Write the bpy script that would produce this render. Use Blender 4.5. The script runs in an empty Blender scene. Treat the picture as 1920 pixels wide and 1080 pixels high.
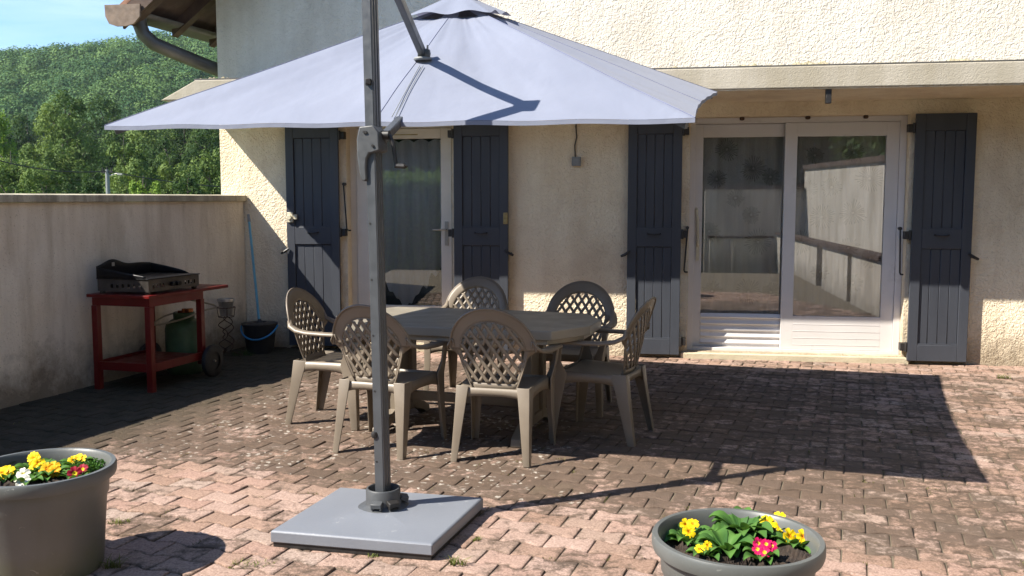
import bpy, bmesh, math, random
import numpy as np
from mathutils import Vector, Matrix, noise
from math import sin, cos, pi, radians, sqrt
S = bpy.context.scene
random.seed(7)
rng = np.random.default_rng(7)

# ------------------------------------------------------------ camera, sky, sun, exposure
F_PX, EYE, PITCH = 1720.0, 1.45, math.atan(155/1720)
cd = bpy.data.cameras.new('camera'); cam = bpy.data.objects.new('camera', cd)
S.collection.objects.link(cam); S.camera = cam
cd.sensor_width = 36; cd.lens = F_PX/1920*36; cd.clip_end = 5000; cd.clip_start = .05
cam.location = (0, 0, EYE); cam.rotation_euler = (pi/2-PITCH, 0, 0)
SUN = Vector((.934, .358, -1.0)).normalized()          # direction the light travels
w = bpy.data.worlds.new('World'); S.world = w; w.use_nodes = True
nt = w.node_tree; bg = nt.nodes['Background']
sky = nt.nodes.new('ShaderNodeTexSky'); sky.sky_type = 'NISHITA'; sky.sun_disc = False
sky.sun_elevation = math.asin(-SUN.z); sky.sun_rotation = math.atan2(-SUN.x, -SUN.y)
sky.air_density = 1.0; sky.dust_density = .15; sky.ozone_density = 4.0
hs_ = nt.nodes.new('ShaderNodeHueSaturation'); hs_.inputs['Saturation'].default_value = 1.12; nt.links.new(sky.outputs[0], hs_.inputs['Color'])
tc_ = nt.nodes.new('ShaderNodeTexCoord'); mp_ = nt.nodes.new('ShaderNodeMapping'); mp_.inputs['Scale'].default_value = (2.2, 2.2, 16); mp_.inputs['Rotation'].default_value = (0, .08, 0)
nz_ = nt.nodes.new('ShaderNodeTexNoise'); nz_.inputs['Scale'].default_value = 1.7; nz_.inputs['Detail'].default_value = 6; nz_.inputs['Distortion'].default_value = .5
cr_ = nt.nodes.new('ShaderNodeValToRGB'); cr_.color_ramp.elements[0].position = .46; cr_.color_ramp.elements[1].position = .78; cr_.color_ramp.elements[1].color = (.2, .2, .2, 1)
mx_ = nt.nodes.new('ShaderNodeMix'); mx_.data_type = 'RGBA'; mx_.inputs[7].default_value = (9, 9.5, 10.5, 1)
nt.links.new(tc_.outputs['Generated'], mp_.inputs[0]); nt.links.new(mp_.outputs[0], nz_.inputs['Vector']); nt.links.new(nz_.outputs['Fac'], cr_.inputs[0]); nt.links.new(cr_.outputs[0], mx_.inputs[0])
nt.links.new(hs_.outputs[0], mx_.inputs[6]); nt.links.new(mx_.outputs[2], bg.inputs[0]); bg.inputs[1].default_value = .092
sl = bpy.data.lights.new('sun', 'SUN'); sl.energy = 5.0; sl.angle = radians(.5); sl.color = (1, .93, .82)
so = bpy.data.objects.new('sun', sl); S.collection.objects.link(so)
so.rotation_euler = SUN.to_track_quat('-Z', 'Y').to_euler(); so.location = (-6, -4, 9)
S.view_settings.view_transform = 'Standard'; S.view_settings.look = 'None'
S.view_settings.exposure = 1.3; S.view_settings.gamma = 1
S.render.resolution_x = 1024; S.render.resolution_y = 576

# ------------------------------------------------------------ helpers
C = Vector((0, 0, EYE))
RX = Vector((1, 0, 0)); FW = Vector((0, cos(PITCH), -sin(PITCH))); UP = Vector((0, sin(PITCH), cos(PITCH)))
def ray(x, y): return RX*((x-960)/F_PX)+FW-UP*((y-540)/F_PX)
def at_z(x, y, z=0): r = ray(x, y); return C+r*((z-EYE)/r.z)
def at_d(x, y, d): r = ray(x, y); return C+r*(d/r.y)
HOUSE = Vector((-2.73, 9.40, 0)); HA = radians(-9.2)
hu = Vector((cos(HA), sin(HA), 0)); hv = Vector((-sin(HA), cos(HA), 0))
def hw(u, v, z=0): return HOUSE+hu*u+hv*v+Vector((0, 0, z))
LW = Vector((.301, .954, 0))                           # direction of the low wall, towards the house

def link(o, parent=None):
    S.collection.objects.link(o)
    if parent: o.parent = parent
    return o
def tag(o, label=None, cat=None, group=None, kind=None):
    for k, v in (('label', label), ('category', cat), ('group', group), ('kind', kind)):
        if v: o[k] = v
    return o
def empty(name, loc, rz=0, label=None, cat=None, group=None):
    o = bpy.data.objects.new(name, None); o.location = loc; o.rotation_euler = (0, 0, rz); o.empty_display_size = .1
    link(o); return tag(o, label, cat, group)
class MB:
    def __init__(s): s.v = []; s.f = []
    def add(s, vs, fs):
        n = len(s.v); s.v += [tuple(q) for q in vs]; s.f += [tuple(n+i for i in q) for q in fs]; return s
    def hexa(s, b, t):
        return s.add(list(b)+list(t), [(3, 2, 1, 0), (4, 5, 6, 7), (0, 1, 5, 4), (1, 2, 6, 5), (2, 3, 7, 6), (3, 0, 4, 7)])
    def box(s, x0, x1, y0, y1, z0, z1):
        return s.hexa([(x0, y0, z0), (x1, y0, z0), (x1, y1, z0), (x0, y1, z0)], [(x0, y0, z1), (x1, y0, z1), (x1, y1, z1), (x0, y1, z1)])
    def bar(s, a, b, w, h, up=(0, 0, 1)):
        a = Vector(a); b = Vector(b); d = (b-a).normalized(); r = d.cross(Vector(up)).normalized(); q = r.cross(d)
        c = [(-w/2, -h/2), (w/2, -h/2), (w/2, h/2), (-w/2, h/2)]
        return s.hexa([a+r*i+q*j for i, j in c], [b+r*i+q*j for i, j in c])
    def tube(s, pts, r, n=8, caps=True):
        pts = [Vector(p) for p in pts]; m = len(pts); rr = r if isinstance(r, (list, tuple)) else [r]*m
        vs = []; pr = None
        for i, p in enumerate(pts):
            d = (pts[min(i+1, m-1)]-pts[max(i-1, 0)]).normalized()
            if pr is None: pr = d.orthogonal().normalized()
            else:
                pr = pr-d*pr.dot(d); pr = pr.normalized() if pr.length > 1e-6 else d.orthogonal().normalized()
            q = d.cross(pr)
            vs += [p+(pr*cos(2*pi*k/n)+q*sin(2*pi*k/n))*rr[i] for k in range(n)]
        fs = [(i*n+k, i*n+(k+1) % n, (i+1)*n+(k+1) % n, (i+1)*n+k) for i in range(m-1) for k in range(n)]
        if caps: fs += [tuple(range(n-1, -1, -1)), tuple((m-1)*n+k for k in range(n))]
        return s.add(vs, fs)
    def lathe(s, prof, n=48, c=(0, 0, 0), sy=1):
        m = len(prof)
        vs = [(c[0]+r*cos(2*pi*k/n), c[1]+r*sy*sin(2*pi*k/n), c[2]+z) for r, z in prof for k in range(n)]
        return s.add(vs, [(i*n+k, i*n+(k+1) % n, (i+1)*n+(k+1) % n, (i+1)*n+k) for i in range(m-1) for k in range(n)])
    def prism(s, poly, z0, z1, fn=None):
        n = len(poly); vs = [(x, y, z0) for x, y in poly]+[(x, y, z1) for x, y in poly]
        if fn: vs = [fn(*q) for q in vs]
        return s.add(vs, [tuple(range(n-1, -1, -1)), tuple(range(n, 2*n))]+[(i, (i+1) % n, n+(i+1) % n, n+i) for i in range(n)])
    def grid(s, fn, nu, nv):
        vs = [fn(i/nu, j/nv) for j in range(nv+1) for i in range(nu+1)]
        return s.add(vs, [(j*(nu+1)+i, j*(nu+1)+i+1, (j+1)*(nu+1)+i+1, (j+1)*(nu+1)+i) for j in range(nv) for i in range(nu)])
    def build(s, name, m, parent=None, bevel=0, solid=0, smooth=35, segs=2, off=0, sub=0):
        me = bpy.data.meshes.new(name); me.from_pydata(s.v, [], s.f); me.validate(); me.update()
        if solid:
            bm = bmesh.new(); bm.from_mesh(me); bmesh.ops.remove_doubles(bm, verts=bm.verts, dist=2e-4); bmesh.ops.recalc_face_normals(bm, faces=bm.faces); bm.to_mesh(me); bm.free()
        me.materials.append(m); o = bpy.data.objects.new(name, me); link(o, parent)
        if smooth: me.shade_smooth(); me.set_sharp_from_angle(angle=radians(smooth))
        if solid: q = o.modifiers.new('solid', 'SOLIDIFY'); q.thickness = solid; q.offset = off
        if sub: q = o.modifiers.new('sub', 'SUBSURF'); q.levels = q.render_levels = sub
        if bevel:
            q = o.modifiers.new('bevel', 'BEVEL'); q.width = bevel; q.segments = segs; q.limit_method = 'ANGLE'; q.angle_limit = radians(40)
        return o
def world_np(name, V, Fq, m, parent=None, attr=None, smooth=False):
    """fast mesh from numpy arrays: V (n,3), Fq (m,k)"""
    me = bpy.data.meshes.new(name); k = Fq.shape[1]
    me.vertices.add(len(V)); me.vertices.foreach_set('co', V.astype(np.float32).ravel())
    me.loops.add(Fq.size); me.loops.foreach_set('vertex_index', Fq.astype(np.int32).ravel())
    me.polygons.add(len(Fq)); me.polygons.foreach_set('loop_start', np.arange(0, Fq.size, k, dtype=np.int32))
    me.update(calc_edges=True); me.materials.append(m)
    if attr is not None:
        a = me.attributes.new('tint', 'FLOAT', 'POINT'); a.data.foreach_set('value', attr.astype(np.float32))
    if smooth: me.shade_smooth()
    o = bpy.data.objects.new(name, me); return link(o, parent)
def dup(root, loc, rz, label):
    def cp(o, par):
        c = o.copy(); S.collection.objects.link(c)
        if par: c.parent = par
        for ch in kids.get(o, []): cp(ch, c)
        return c
    kids = {}
    for o in list(S.collection.objects):
        if o.parent: kids.setdefault(o.parent, []).append(o)
    r = cp(root, None); r.location = loc; r.rotation_euler = (0, 0, rz); r['label'] = label
    return r

# ------------------------------------------------------------ materials
class Mat:
    def __init__(s, name):
        s.m = bpy.data.materials.new(name); s.m.use_nodes = True; s.t = s.m.node_tree
        s.b = s.t.nodes['Principled BSDF']; s.out = s.t.nodes['Material Output']; s._c = None
    def n(s, typ, **kw):
        q = s.t.nodes.new('ShaderNode'+typ)
        for k, v in kw.items():
            if hasattr(q, k) and not k.startswith('i_'): setattr(q, k, v)
            else: q.inputs[k.replace('i_', '').replace('_', ' ')].default_value = v
        return q
    def l(s, a, b): s.t.links.new(a, b)
    def co(s):
        if not s._c: s._c = s.n('TexCoord').outputs['Object']
        return s._c
    def noise(s, scale, detail=4, rough=.55, dist=0, vec=None, sc=None):
        q = s.n('TexNoise', i_Scale=scale, i_Detail=detail, i_Roughness=rough, i_Distortion=dist)
        v = vec or s.co()
        if sc:
            mp = s.n('Mapping'); mp.inputs['Scale'].default_value = sc; s.l(v, mp.inputs['Vector']); v = mp.outputs[0]
        s.l(v, q.inputs['Vector']); return q.outputs['Fac']
    def ramp(s, fac, stops):
        q = s.n('ValToRGB'); e = q.color_ramp.elements
        while len(e) < len(stops): e.new(.5)
        for i, (p, c) in enumerate(stops):
            e[i].position = p; e[i].color = (c, c, c, 1) if not hasattr(c, '__len__') else (*c, 1)
        s.l(fac, q.inputs[0]); return q.outputs[0]
    def mix(s, fac, a, b, typ='MIX'):
        q = s.n('Mix', data_type='RGBA', blend_type=typ)
        for sock, v in ((q.inputs[0], fac), (q.inputs[6], a), (q.inputs[7], b)):
            if hasattr(v, 'is_output'): s.l(v, sock)
            elif hasattr(v, '__len__'): sock.default_value = (*v, 1)
            else: sock.default_value = v
        return q.outputs[2]
    def math(s, op, a, b=0, clamp=False):
        q = s.n('Math', operation=op, use_clamp=clamp)
        for sock, v in ((q.inputs[0], a), (q.inputs[1], b)):
            if hasattr(v, 'is_output'): s.l(v, sock)
            else: sock.default_value = v
        return q.outputs[0]
    def bump(s, h, dist, strength=1):
        q = s.n('Bump'); q.inputs['Strength'].default_value = strength; q.inputs['Distance'].default_value = dist
        s.l(h, q.inputs['Height']); s.l(q.outputs[0], s.b.inputs['Normal'])
    def base(s, c):
        if hasattr(c, 'is_output'): s.l(c, s.b.inputs['Base Color'])
        else: s.b.inputs['Base Color'].default_value = (*c, 1)
    def setp(s, **kw):
        for k, v in kw.items(): s.b.inputs[k.replace('_', ' ')].default_value = v
def simple(name, col, rough=.5, var=.12, scale=6, bump=0, bscale=60, metal=0, spec=.5, col2=None):
    M = Mat(name); c2 = col2 or tuple(x*(1-var*2.2) for x in col)
    M.base(M.mix(M.ramp(M.noise(scale, 5, .6), [(.35, 0), (.7, 1)]), col, c2))
    M.setp(Roughness=rough, Metallic=metal, Specular_IOR_Level=spec)
    r = M.ramp(M.noise(scale*2.3, 4), [(.3, max(rough-.1, .03)), (.7, min(rough+.12, 1))]); M.l(r, M.b.inputs['Roughness'])
    if bump: M.bump(M.noise(bscale, 4), bump, .6)
    return M.m

def stucco(name, c1, c2, c3, bscale=30, bdist=.012, streak=0, lowdirt=0):
    M = Mat(name)
    worm = M.noise(bscale, 3, .5, 1.2)
    col = M.mix(M.ramp(M.noise(1.3, 6, .6), [(.38, 0), (.68, 1)]), c1, c2)
    col = M.mix(M.math('MULTIPLY', M.ramp(M.noise(.9, 8, .7, .3, sc=(1, 1, .7)), [(.52, 0), (.66, 1)]), .6), col, c3)
    if streak: col = M.mix(M.math('MULTIPLY', M.ramp(M.noise(3.0, 5, .6, .2, sc=(1.6, 1.6, .22)), [(.42, 0), (.66, 1)]), streak), col, c3)
    if lowdirt:
        sep = M.n('SeparateXYZ'); M.l(M.co(), sep.inputs[0])
        h = M.math('ADD', sep.outputs[2], M.math('MULTIPLY', M.math('SUBTRACT', M.noise(3.0, 9, .78), .5), 1.15))
        col = M.mix(M.math('MULTIPLY', M.ramp(h, [(.02, 1), (.40, 0)]), lowdirt), col, tuple(x*.42 for x in c3))
    specks = M.ramp(M.noise(75, 2, .5), [(.30, 1), (.345, 0)])
    col = M.mix(M.math('MULTIPLY', specks, .35), col, tuple(x*.3 for x in c3))
    M.base(col); M.setp(Roughness=.93, Specular_IOR_Level=.15)
    M.bump(M.math('ADD', worm, M.math('MULTIPLY', M.noise(bscale*3.5, 3), .25)), bdist)
    return M.m
m_wall = stucco('stucco_cream', (.85, .75, .57), (.77, .65, .47), (.58, .46, .32), 32, .019, .35, .8)
m_wall_up = stucco('stucco_upper', (.74, .69, .60), (.68, .62, .52), (.52, .46, .38), 30, .014, .35)
m_low = stucco('stucco_low_wall', (.72, .64, .52), (.62, .52, .40), (.34, .26, .17), 24, .008, .5, .8)
m_garden = stucco('stucco_garden', (.62, .57, .51), (.52, .48, .42), (.3, .26, .21), 20, .008, .5, .6)
m_conc = stucco('concrete', (.46, .42, .345), (.37, .335, .27), (.34, .30, .22), 60, .004, .6)
m_cap = stucco('cap_concrete', (.50, .45, .34), (.38, .34, .25), (.13, .115, .085), 60, .004, .9)
m_sill = stucco('sill_concrete', (.52, .46, .33), (.44, .38, .27), (.36, .3, .2), 50, .004, .2)
m_pvc = simple('white_pvc', (.61, .585, .57), .35, .03, 3)
m_pvc_old = simple('cream_frame', (.66, .61, .53), .4, .05, 4)
M = Mat('shutter_paint')
M.base(M.mix(M.ramp(M.noise(3, 6, .6, sc=(1, 1, .3)), [(.3, 0), (.7, 1)]), (.038, .042, .053), (.052, .058, .071)))
M.setp(Roughness=.5, Specular_IOR_Level=.4); M.bump(M.noise(18, 5, .6, sc=(6, 6, .25)), .0012, .8); m_shut = M.m
m_black = simple('black_iron', (.02, .018, .017), .5, .2, 20)
m_brass = simple('aged_brass', (.45, .36, .17), .4, .2, 30, metal=.6)
m_ivory = simple('ivory_lock', (.62, .57, .42), .35)
m_alu = simple('dull_aluminium', (.42, .40, .36), .4, .05, metal=.7)
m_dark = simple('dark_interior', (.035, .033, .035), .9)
m_greybox = simple('grey_box', (.22, .23, .23), .6)
m_zinc = simple('zinc', (.13, .122, .11), .45, .18, 5, metal=.35)
M = Mat('chair_plastic')
M.base(M.mix(M.ramp(M.noise(4, 6, .6), [(.35, 0), (.75, 1)]), (.198, .165, .127), (.155, .127, .096)))
M.setp(Roughness=.42, Specular_IOR_Level=.45); M.bump(M.noise(180, 2), .0006, .5); m_chair = M.m
m_table = simple('table_plastic', (.26, .235, .19), .38, .06, 3, .0004, 150)
M = Mat('canopy_fabric')
wr = M.noise(7, 3, .5, .3, sc=(1, .3, 1)); wr2 = M.noise(1.4, 4, .5, .4)
M.base(M.mix(M.ramp(M.noise(1.6, 5), [(.35, 0), (.7, 1)]), (.185, .205, .268), (.21, .23, .295)))
M.setp(Roughness=.75, Specular_IOR_Level=.25, Sheen_Weight=.15); M.bump(M.math('ADD', M.math('MULTIPLY', wr, .2), wr2), .034, .8)
tr = M.n('BsdfTranslucent'); tr.inputs[0].default_value = (.3, .3, .42, 1); ms = M.n('MixShader'); ms.inputs[0].default_value = .12
M.l(M.b.outputs[0], ms.inputs[1]); M.l(tr.outputs[0], ms.inputs[2]); M.l(ms.outputs[0], M.out.inputs[0]); m_canopy = M.m
m_seam = simple('seam_tape', (.15, .165, .25), .8)
m_pole = simple('anthracite_metal', (.080, .086, .094), .38, .06, 12, metal=.25)
m_pole2 = simple('anthracite_plastic', (.06, .064, .068), .5, .08, 20)
M = Mat('base_plastic')
scr = M.ramp(M.noise(9, 8, .75, .5), [(.62, 0), (.7, 1)])
M.base(M.mix(M.math('MULTIPLY', scr, .5), M.mix(M.ramp(M.noise(2.5, 5), [(.3, 0), (.7, 1)]), (.155, .168, .195), (.18, .194, .22)), (.42, .42, .42)))
M.setp(Roughness=.42); M.bump(M.noise(90, 4), .0008, .7); m_base = M.m
m_red = simple('red_paint', (.13, .007, .006), .38, .12, 7, spec=.25)
m_tyre = simple('black_rubber', (.014, .014, .015), .6)
m_steel = simple('burnt_steel', (.075, .066, .058), .42, .2, 8, metal=.5)
m_enamel = simple('black_enamel', (.004, .004, .005), .4, .1, 8, spec=.2)
m_bottle = simple('green_bottle', (.05, .115, .05), .45, .25, 6)
m_copper = simple('copper', (.4, .15, .06), .4, metal=.8)
m_hose = simple('pale_hose', (.42, .38, .30), .5)
m_rust = simple('rusty_wire', (.075, .035, .018), .7, .2, 30)
m_tin = simple('tin_pot', (.5, .48, .45), .35, .15, 20, metal=.6)
m_bucket = simple('black_bucket', (.028, .029, .031), .5, .15, 10)
m_blue = simple('blue_plastic', (.02, .22, .48), .35)
m_bluegrey = simple('blue_handle', (.13, .38, .52), .4)
M = Mat('pot_plastic')
sc = M.ramp(M.noise(26, 7, .75, .8), [(.63, 0), (.70, 1)])
col = M.mix(M.ramp(M.noise(3, 5), [(.35, 0), (.7, 1)]), (.080, .085, .081), (.108, .113, .108))
sep = M.n('SeparateXYZ'); M.l(M.co(), sep.inputs[0])
gr = M.ramp(M.math('ADD', sep.outputs[2], M.math('MULTIPLY', M.noise(7, 5, .7), .22)), [(.12, 1), (.26, 0)])
col = M.mix(M.math('MULTIPLY', gr, .6), col, (.085, .095, .03))
M.base(M.mix(M.math('MULTIPLY', sc, .6), col, (.32, .32, .30))); M.setp(Roughness=.45); M.bump(M.noise(60, 4), .0008, .6); m_pot = M.m
m_soil = simple('soil', (.035, .022, .014), .95, .3, 40, .012, 50)
m_wood = simple('roof_wood', (.05, .027, .02), .8, .2, 5, .004, 25, col2=(.095, .06, .042))
m_woodpale = simple('weathered_wood', (.22, .16, .12), .8, .2, 12, .003, 30)
m_tile = simple('roof_tile', (.30, .15, .09), .8, .2, 6, .01, 20)
m_bark = simple('bark', (.14, .12, .09), .9, .2, 8, .02, 20)
m_rubble = simple('moss_debris', (.13, .12, .06), .95, .3, 30, .01, 60, col2=(.42, .36, .26))
def leafmat(name, a, b, trans=.3, rough=.75):
    M = Mat(name); at = M.n('Attribute', attribute_name='tint')
    col = M.mix(at.outputs['Fac'], a, b); M.base(col); M.setp(Roughness=rough, Specular_IOR_Level=.12)
    t = M.n('BsdfTranslucent'); M.l(M.mix(1, col, (1.0, 1.0, .55), 'MULTIPLY'), t.inputs[0]); ms = M.n('MixShader'); ms.inputs[0].default_value = trans
    M.l(M.b.outputs[0], ms.inputs[1]); M.l(t.outputs[0], ms.inputs[2]); M.l(ms.outputs[0], M.out.inputs[0]); return M.m
m_leafA = leafmat('leaf_mid', (.05, .095, .026), (.17, .235, .07))
m_leafB = leafmat('leaf_dark', (.022, .055, .018), (.075, .12, .036))
m_leafC = leafmat('leaf_bright', (.10, .18, .03), (.22, .32, .06))
m_leafF = leafmat('leaf_far', (.03, .085, .032), (.12, .20, .06), .2)
m_weed = leafmat('weed_leaf', (.07, .10, .025), (.20, .20, .06))
m_moss = leafmat('joint_moss', (.05, .06, .018), (.22, .19, .09))
m_prim = leafmat('primrose_leaf', (.045, .12, .03), (.10, .21, .045), .3, .45)
def petal(name, col, eye):
    M = Mat(name); at = M.n('Attribute', attribute_name='tint'); M.base(M.mix(M.ramp(at.outputs['Fac'], [(.22, 1), (.34, 0)]), col, eye))
    M.setp(Roughness=.6, Specular_IOR_Level=.2)
    t = M.n('BsdfTranslucent'); t.inputs[0].default_value = (*col, 1); ms = M.n('MixShader'); ms.inputs[0].default_value = .25
    M.l(M.b.outputs[0], ms.inputs[1]); M.l(t.outputs[0], ms.inputs[2]); M.l(ms.outputs[0], M.out.inputs[0]); return M.m
m_yel = petal('petal_yellow', (.80, .56, .008), (.75, .25, .005)); m_org = petal('petal_orange', (.80, .42, .008), (.7, .2, .005))
m_wht = petal('petal_white', (.75, .73, .62), (.75, .6, .1)); m_mag = petal('petal_magenta', (.55, .008, .10), (.8, .6, .02)); m_redp = petal('petal_red', (.30, .006, .03), (.8, .6, .02))
# glass: clear sheet with a fresnel reflection
M = Mat('window_glass'); M.t.nodes.remove(M.b)
tp = M.n('BsdfTransparent'); tp.inputs[0].default_value = (.97, .98, .975, 1); gl = M.n('BsdfGlossy'); gl.inputs['Roughness'].default_value = .008
fr = M.n('Fresnel'); fr.inputs[0].default_value = 1.52; fac = M.math('ADD', M.math('MULTIPLY', fr.outputs[0], 2.0), .07, True)
ms = M.n('MixShader'); M.l(fac, ms.inputs[0]); M.l(tp.outputs[0], ms.inputs[1]); M.l(gl.outputs[0], ms.inputs[2]); M.l(ms.outputs[0], M.out.inputs[0]); m_glass = M.m
def sheer(name, col, a):
    M = Mat(name); M.base(M.mix(M.ramp(M.noise(6, 3, .5, sc=(3, 3, .1)), [(.3, 0), (.7, 1)]), col, tuple(x*.75 for x in col))); M.setp(Roughness=.9)
    tp = M.n('BsdfTransparent'); tr = M.n('BsdfTranslucent'); tr.inputs[0].default_value = (*col, 1)
    m1 = M.n('MixShader'); m1.inputs[0].default_value = .15; M.l(M.b.outputs[0], m1.inputs[1]); M.l(tr.outputs[0], m1.inputs[2])
    m2 = M.n('MixShader'); m2.inputs[0].default_value = a; M.l(tp.outputs[0], m2.inputs[1]); M.l(m1.outputs[0], m2.inputs[2]); M.l(m2.outputs[0], M.out.inputs[0]); return M.m
m_sheer = sheer('net_curtain', (.86, .86, .88), .95); m_sheer2 = sheer('printed_sheer', (.78, .72, .67), .86)
m_print = simple('sheer_print', (.20, .19, .175), .9)

# ------------------------------------------------------------ ground
M = Mat('meadow'); M.base(M.mix(M.noise(.15, 6), (.05, .085, .02), (.09, .12, .035))); M.setp(Roughness=.95); m_grass = M.m
def hill(x, y):
    t = min(max((y-150)/250, 0), 1); t = t*t*(3-2*t)
    crest = 54+.13*(x+160)+5*sin(x*.035+1)+2*sin(x*.09)
    if y > 400: crest -= (y-400)*.05
    return -1.3+t*max(crest, 20)
mb = MB(); NX, NY = 70, 70
xs = [-1000+2000*((i/NX)) for i in range(NX+1)]; ys = [-600+1600*(j/NY) for j in range(NY+1)]
xs = sorted(set(xs+[-400+12*k for k in range(50)])); ys = sorted(set(ys+[100+10*k for k in range(34)]))
mb.add([(x, y, hill(x, y)) for y in ys for x in xs], [(j*len(xs)+i, j*len(xs)+i+1, (j+1)*len(xs)+i+1, (j+1)*len(xs)+i) for j in range(len(ys)-1) for i in range(len(xs)-1)])
tag(mb.build('ground', m_grass), kind='structure')

M = Mat('joint_dirt'); M.base(M.mix(M.ramp(M.noise(5, 6, .7), [(.35, 0), (.65, 1)]), (.10, .078, .055), (.16, .13, .085))); M.setp(Roughness=1); M.bump(M.noise(120, 4), .006); m_joint = M.m
mb = MB(); P = [hw(-.2, .05), hw(9.0, .05), hw(9.0, -11), hw(-1.8, -11)]
mb.prism([(q.x, q.y) for q in P], -1.4, -.0075)
tag(mb.build('patio', m_joint, smooth=0), kind='structure')

# pavers, bone shaped, laid in staggered rows: real blocks with rounded arrises
PL, PH, PA = .200, .131, .0105
pa = radians(-20.3); ax = np.array([cos(pa), sin(pa)]); bx_ = np.array([-sin(pa), cos(pa)])
def wv(t): return np.clip(1.6*np.cos(2*pi*t/PL), -1, 1)*PA
tt = np.linspace(-.5, .5, 9)*(PL-.007)
off = rng.random(4)
V = []; T = []; D = []; FQ = []
def outline(par, ins):
    g = .0035+ins
    t = np.clip(tt, -PL/2+g, PL/2-g)
    top = np.stack([t, PH/2-g-wv(t)*-1*-1*(-1)], 1)
    return t, top
nF = 0
hV, hU = np.array(hv.xy), np.array(hu.xy)
rows = []
for r in range(-12, 85):
    for c in range(-50, 65):
        a = c*PL+(r % 2)*PL/2; b = 1.2+r*PH
        x, y = ax*a+bx_*b
        q = np.array([x, y])-np.array(HOUSE.xy)
        u = q@hU; v = q@hV
        if v > .06 or y < 2.2 or u > 9 or x > y*.62+.7 or x < -y*.62-.9: continue
        if (x-HOUSE.x)*LW.y-(y-HOUSE.y)*LW.x < -.12: continue
        rows.append((a, b, x, y, r))
def paver(a, b, x, y, r):
    g0 = .0022+rng.random()*.0022
    rot = (rng.random()-.5)*.02; dz = (rng.random()-.5)*.006; tx, ty = (rng.random(2)-.5)*.03
    rings = []
    for ins, z in ((.020, .0004), (.0045, 0), (.0014, -.0016), (0, -.005), (0, -.02)):
        g = g0+ins; t = np.linspace(-PL/2+g, PL/2-g, 9)
        top = PH/2-g+wv(t)                      # wide ends are set by the phase below
        bot = -(PH/2-g)-wv(t)
        # bone: narrow waist, wide ends
        top = PH/2-g-wv(t); bot = -top
        xx = np.concatenate([t, t[::-1]]); yy = np.concatenate([bot, top[::-1]])
        zz = z+dz+tx*xx+ty*yy+np.zeros_like(xx)
        xr = xx*cos(rot)-yy*sin(rot); yr = xx*sin(rot)+yy*cos(rot)
        P = np.stack([x+ax[0]*xr+bx_[0]*yr, y+ax[1]*xr+bx_[1]*yr, zz], 1); rings.append(P)
    return rings
allV = []; quads = []; tint = []; dirt_shade = []; lich = []; mossy = []
n0 = 0
def sm(x, a, b): t = min(max((x-a)/(b-a), 0), 1); return t*t*(3-2*t)
for a, b, x, y, r in rows:
    rg = paver(a, b, x, y, r); m = 18
    allV.append(np.concatenate(rg)); 
    t9 = 9
    for i in range(t9-1): quads.append((n0+i, n0+i+1, n0+m-2-i, n0+m-1-i))
    for k in range(4):
        A = n0+k*m; B = A+m
        for i in range(m): quads.append((A+(i+1) % m, A+i, B+i, B+(i+1) % m))
    n0 += 5*m
    tint += [rng.random()]*(5*m)
    # dirt: worn dark zone in the middle left, clean pink rows at the front, reddish strip along the house
    bj = b+.10*(rng.random()-.5)+.12*noise.noise(Vector((x*1.3, y*1.3, 1)))
    dd = .60*sm(bj, 4.0, 4.16)*(1-.75*sm(x, -.4, 1.2))+.40*sm(b, 3.4, 4.8)*sm(x, -1, 1)*(1-.65*sm(x, 1.5, 3.0))
    q = (x-HOUSE.x)*hv.x+(y-HOUSE.y)*hv.y
    dd *= 1-.8*sm(q, -.75, -.45)
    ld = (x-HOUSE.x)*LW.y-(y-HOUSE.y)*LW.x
    dd += .95*(1-sm(ld, .7, 1.7))  # grime along the low wall, plus the wall's shadow deepened in the colour
    mossy += [.9*(1-sm(ld, .9, 1.9))]*(5*m)  # moss there; its dark tone also stands in for the wall's shade
    lich += [max(0, sm(b, 3.95, 4.2)*(1-sm(x, -.2, 1.0))*sm(ld, 1.3, 1.7)*.9+.25*sm(x, -1, 1)-.6*(1-sm(ld, .9, 1.6))-.3*sm(b, 6.0, 7.0))]*(5*m)
    dd += .14+.12*(rng.random()-.5)+(.25 if rng.random() < .08 else 0)
    dirt_shade += [dd]*(5*m)
allV = np.concatenate(allV); quads = np.array(quads)
M = Mat('paver'); at = M.n('Attribute', attribute_name='tint'); dt = M.n('Attribute', attribute_name='dirt_shade')
col = M.ramp(at.outputs['Fac'], [(0, (.40, .265, .21)), (.35, (.45, .325, .27)), (.6, (.40, .275, .215)), (.85, (.33, .22, .165)), (1, (.44, .34, .285))])
col = M.mix(M.ramp(M.noise(95, 5, .8), [(.40, .0), (.62, .9)]), col, M.mix(1, col, (.52, .48, .45), 'MULTIPLY'))
n1 = M.noise(3.2, 8, .72, .4); n2 = M.noise(22, 6, .7)
eg = M.n('Attribute', attribute_name='edge'); dte = M.math('ADD', dt.outputs['Fac'], M.math('MULTIPLY', eg.outputs['Fac'], .22))
dm = M.math('ADD', M.math('ADD', dte, M.math('MULTIPLY', M.math('SUBTRACT', n1, .5), 2.6)), M.math('MULTIPLY', M.math('SUBTRACT', n2, .5), 2.3))
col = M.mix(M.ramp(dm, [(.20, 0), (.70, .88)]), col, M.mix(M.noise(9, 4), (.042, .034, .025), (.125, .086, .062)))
col = M.mix(M.ramp(M.noise(1.7, 6, .6), [(.60, 0), (.8, .3)]), col, (.16, .145, .085))
vo = M.n('TexVoronoi', i_Scale=24.0); wp_ = M.n('TexNoise', i_Scale=30.0, i_Detail=3.0); M.l(M.co(), wp_.inputs['Vector'])
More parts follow.
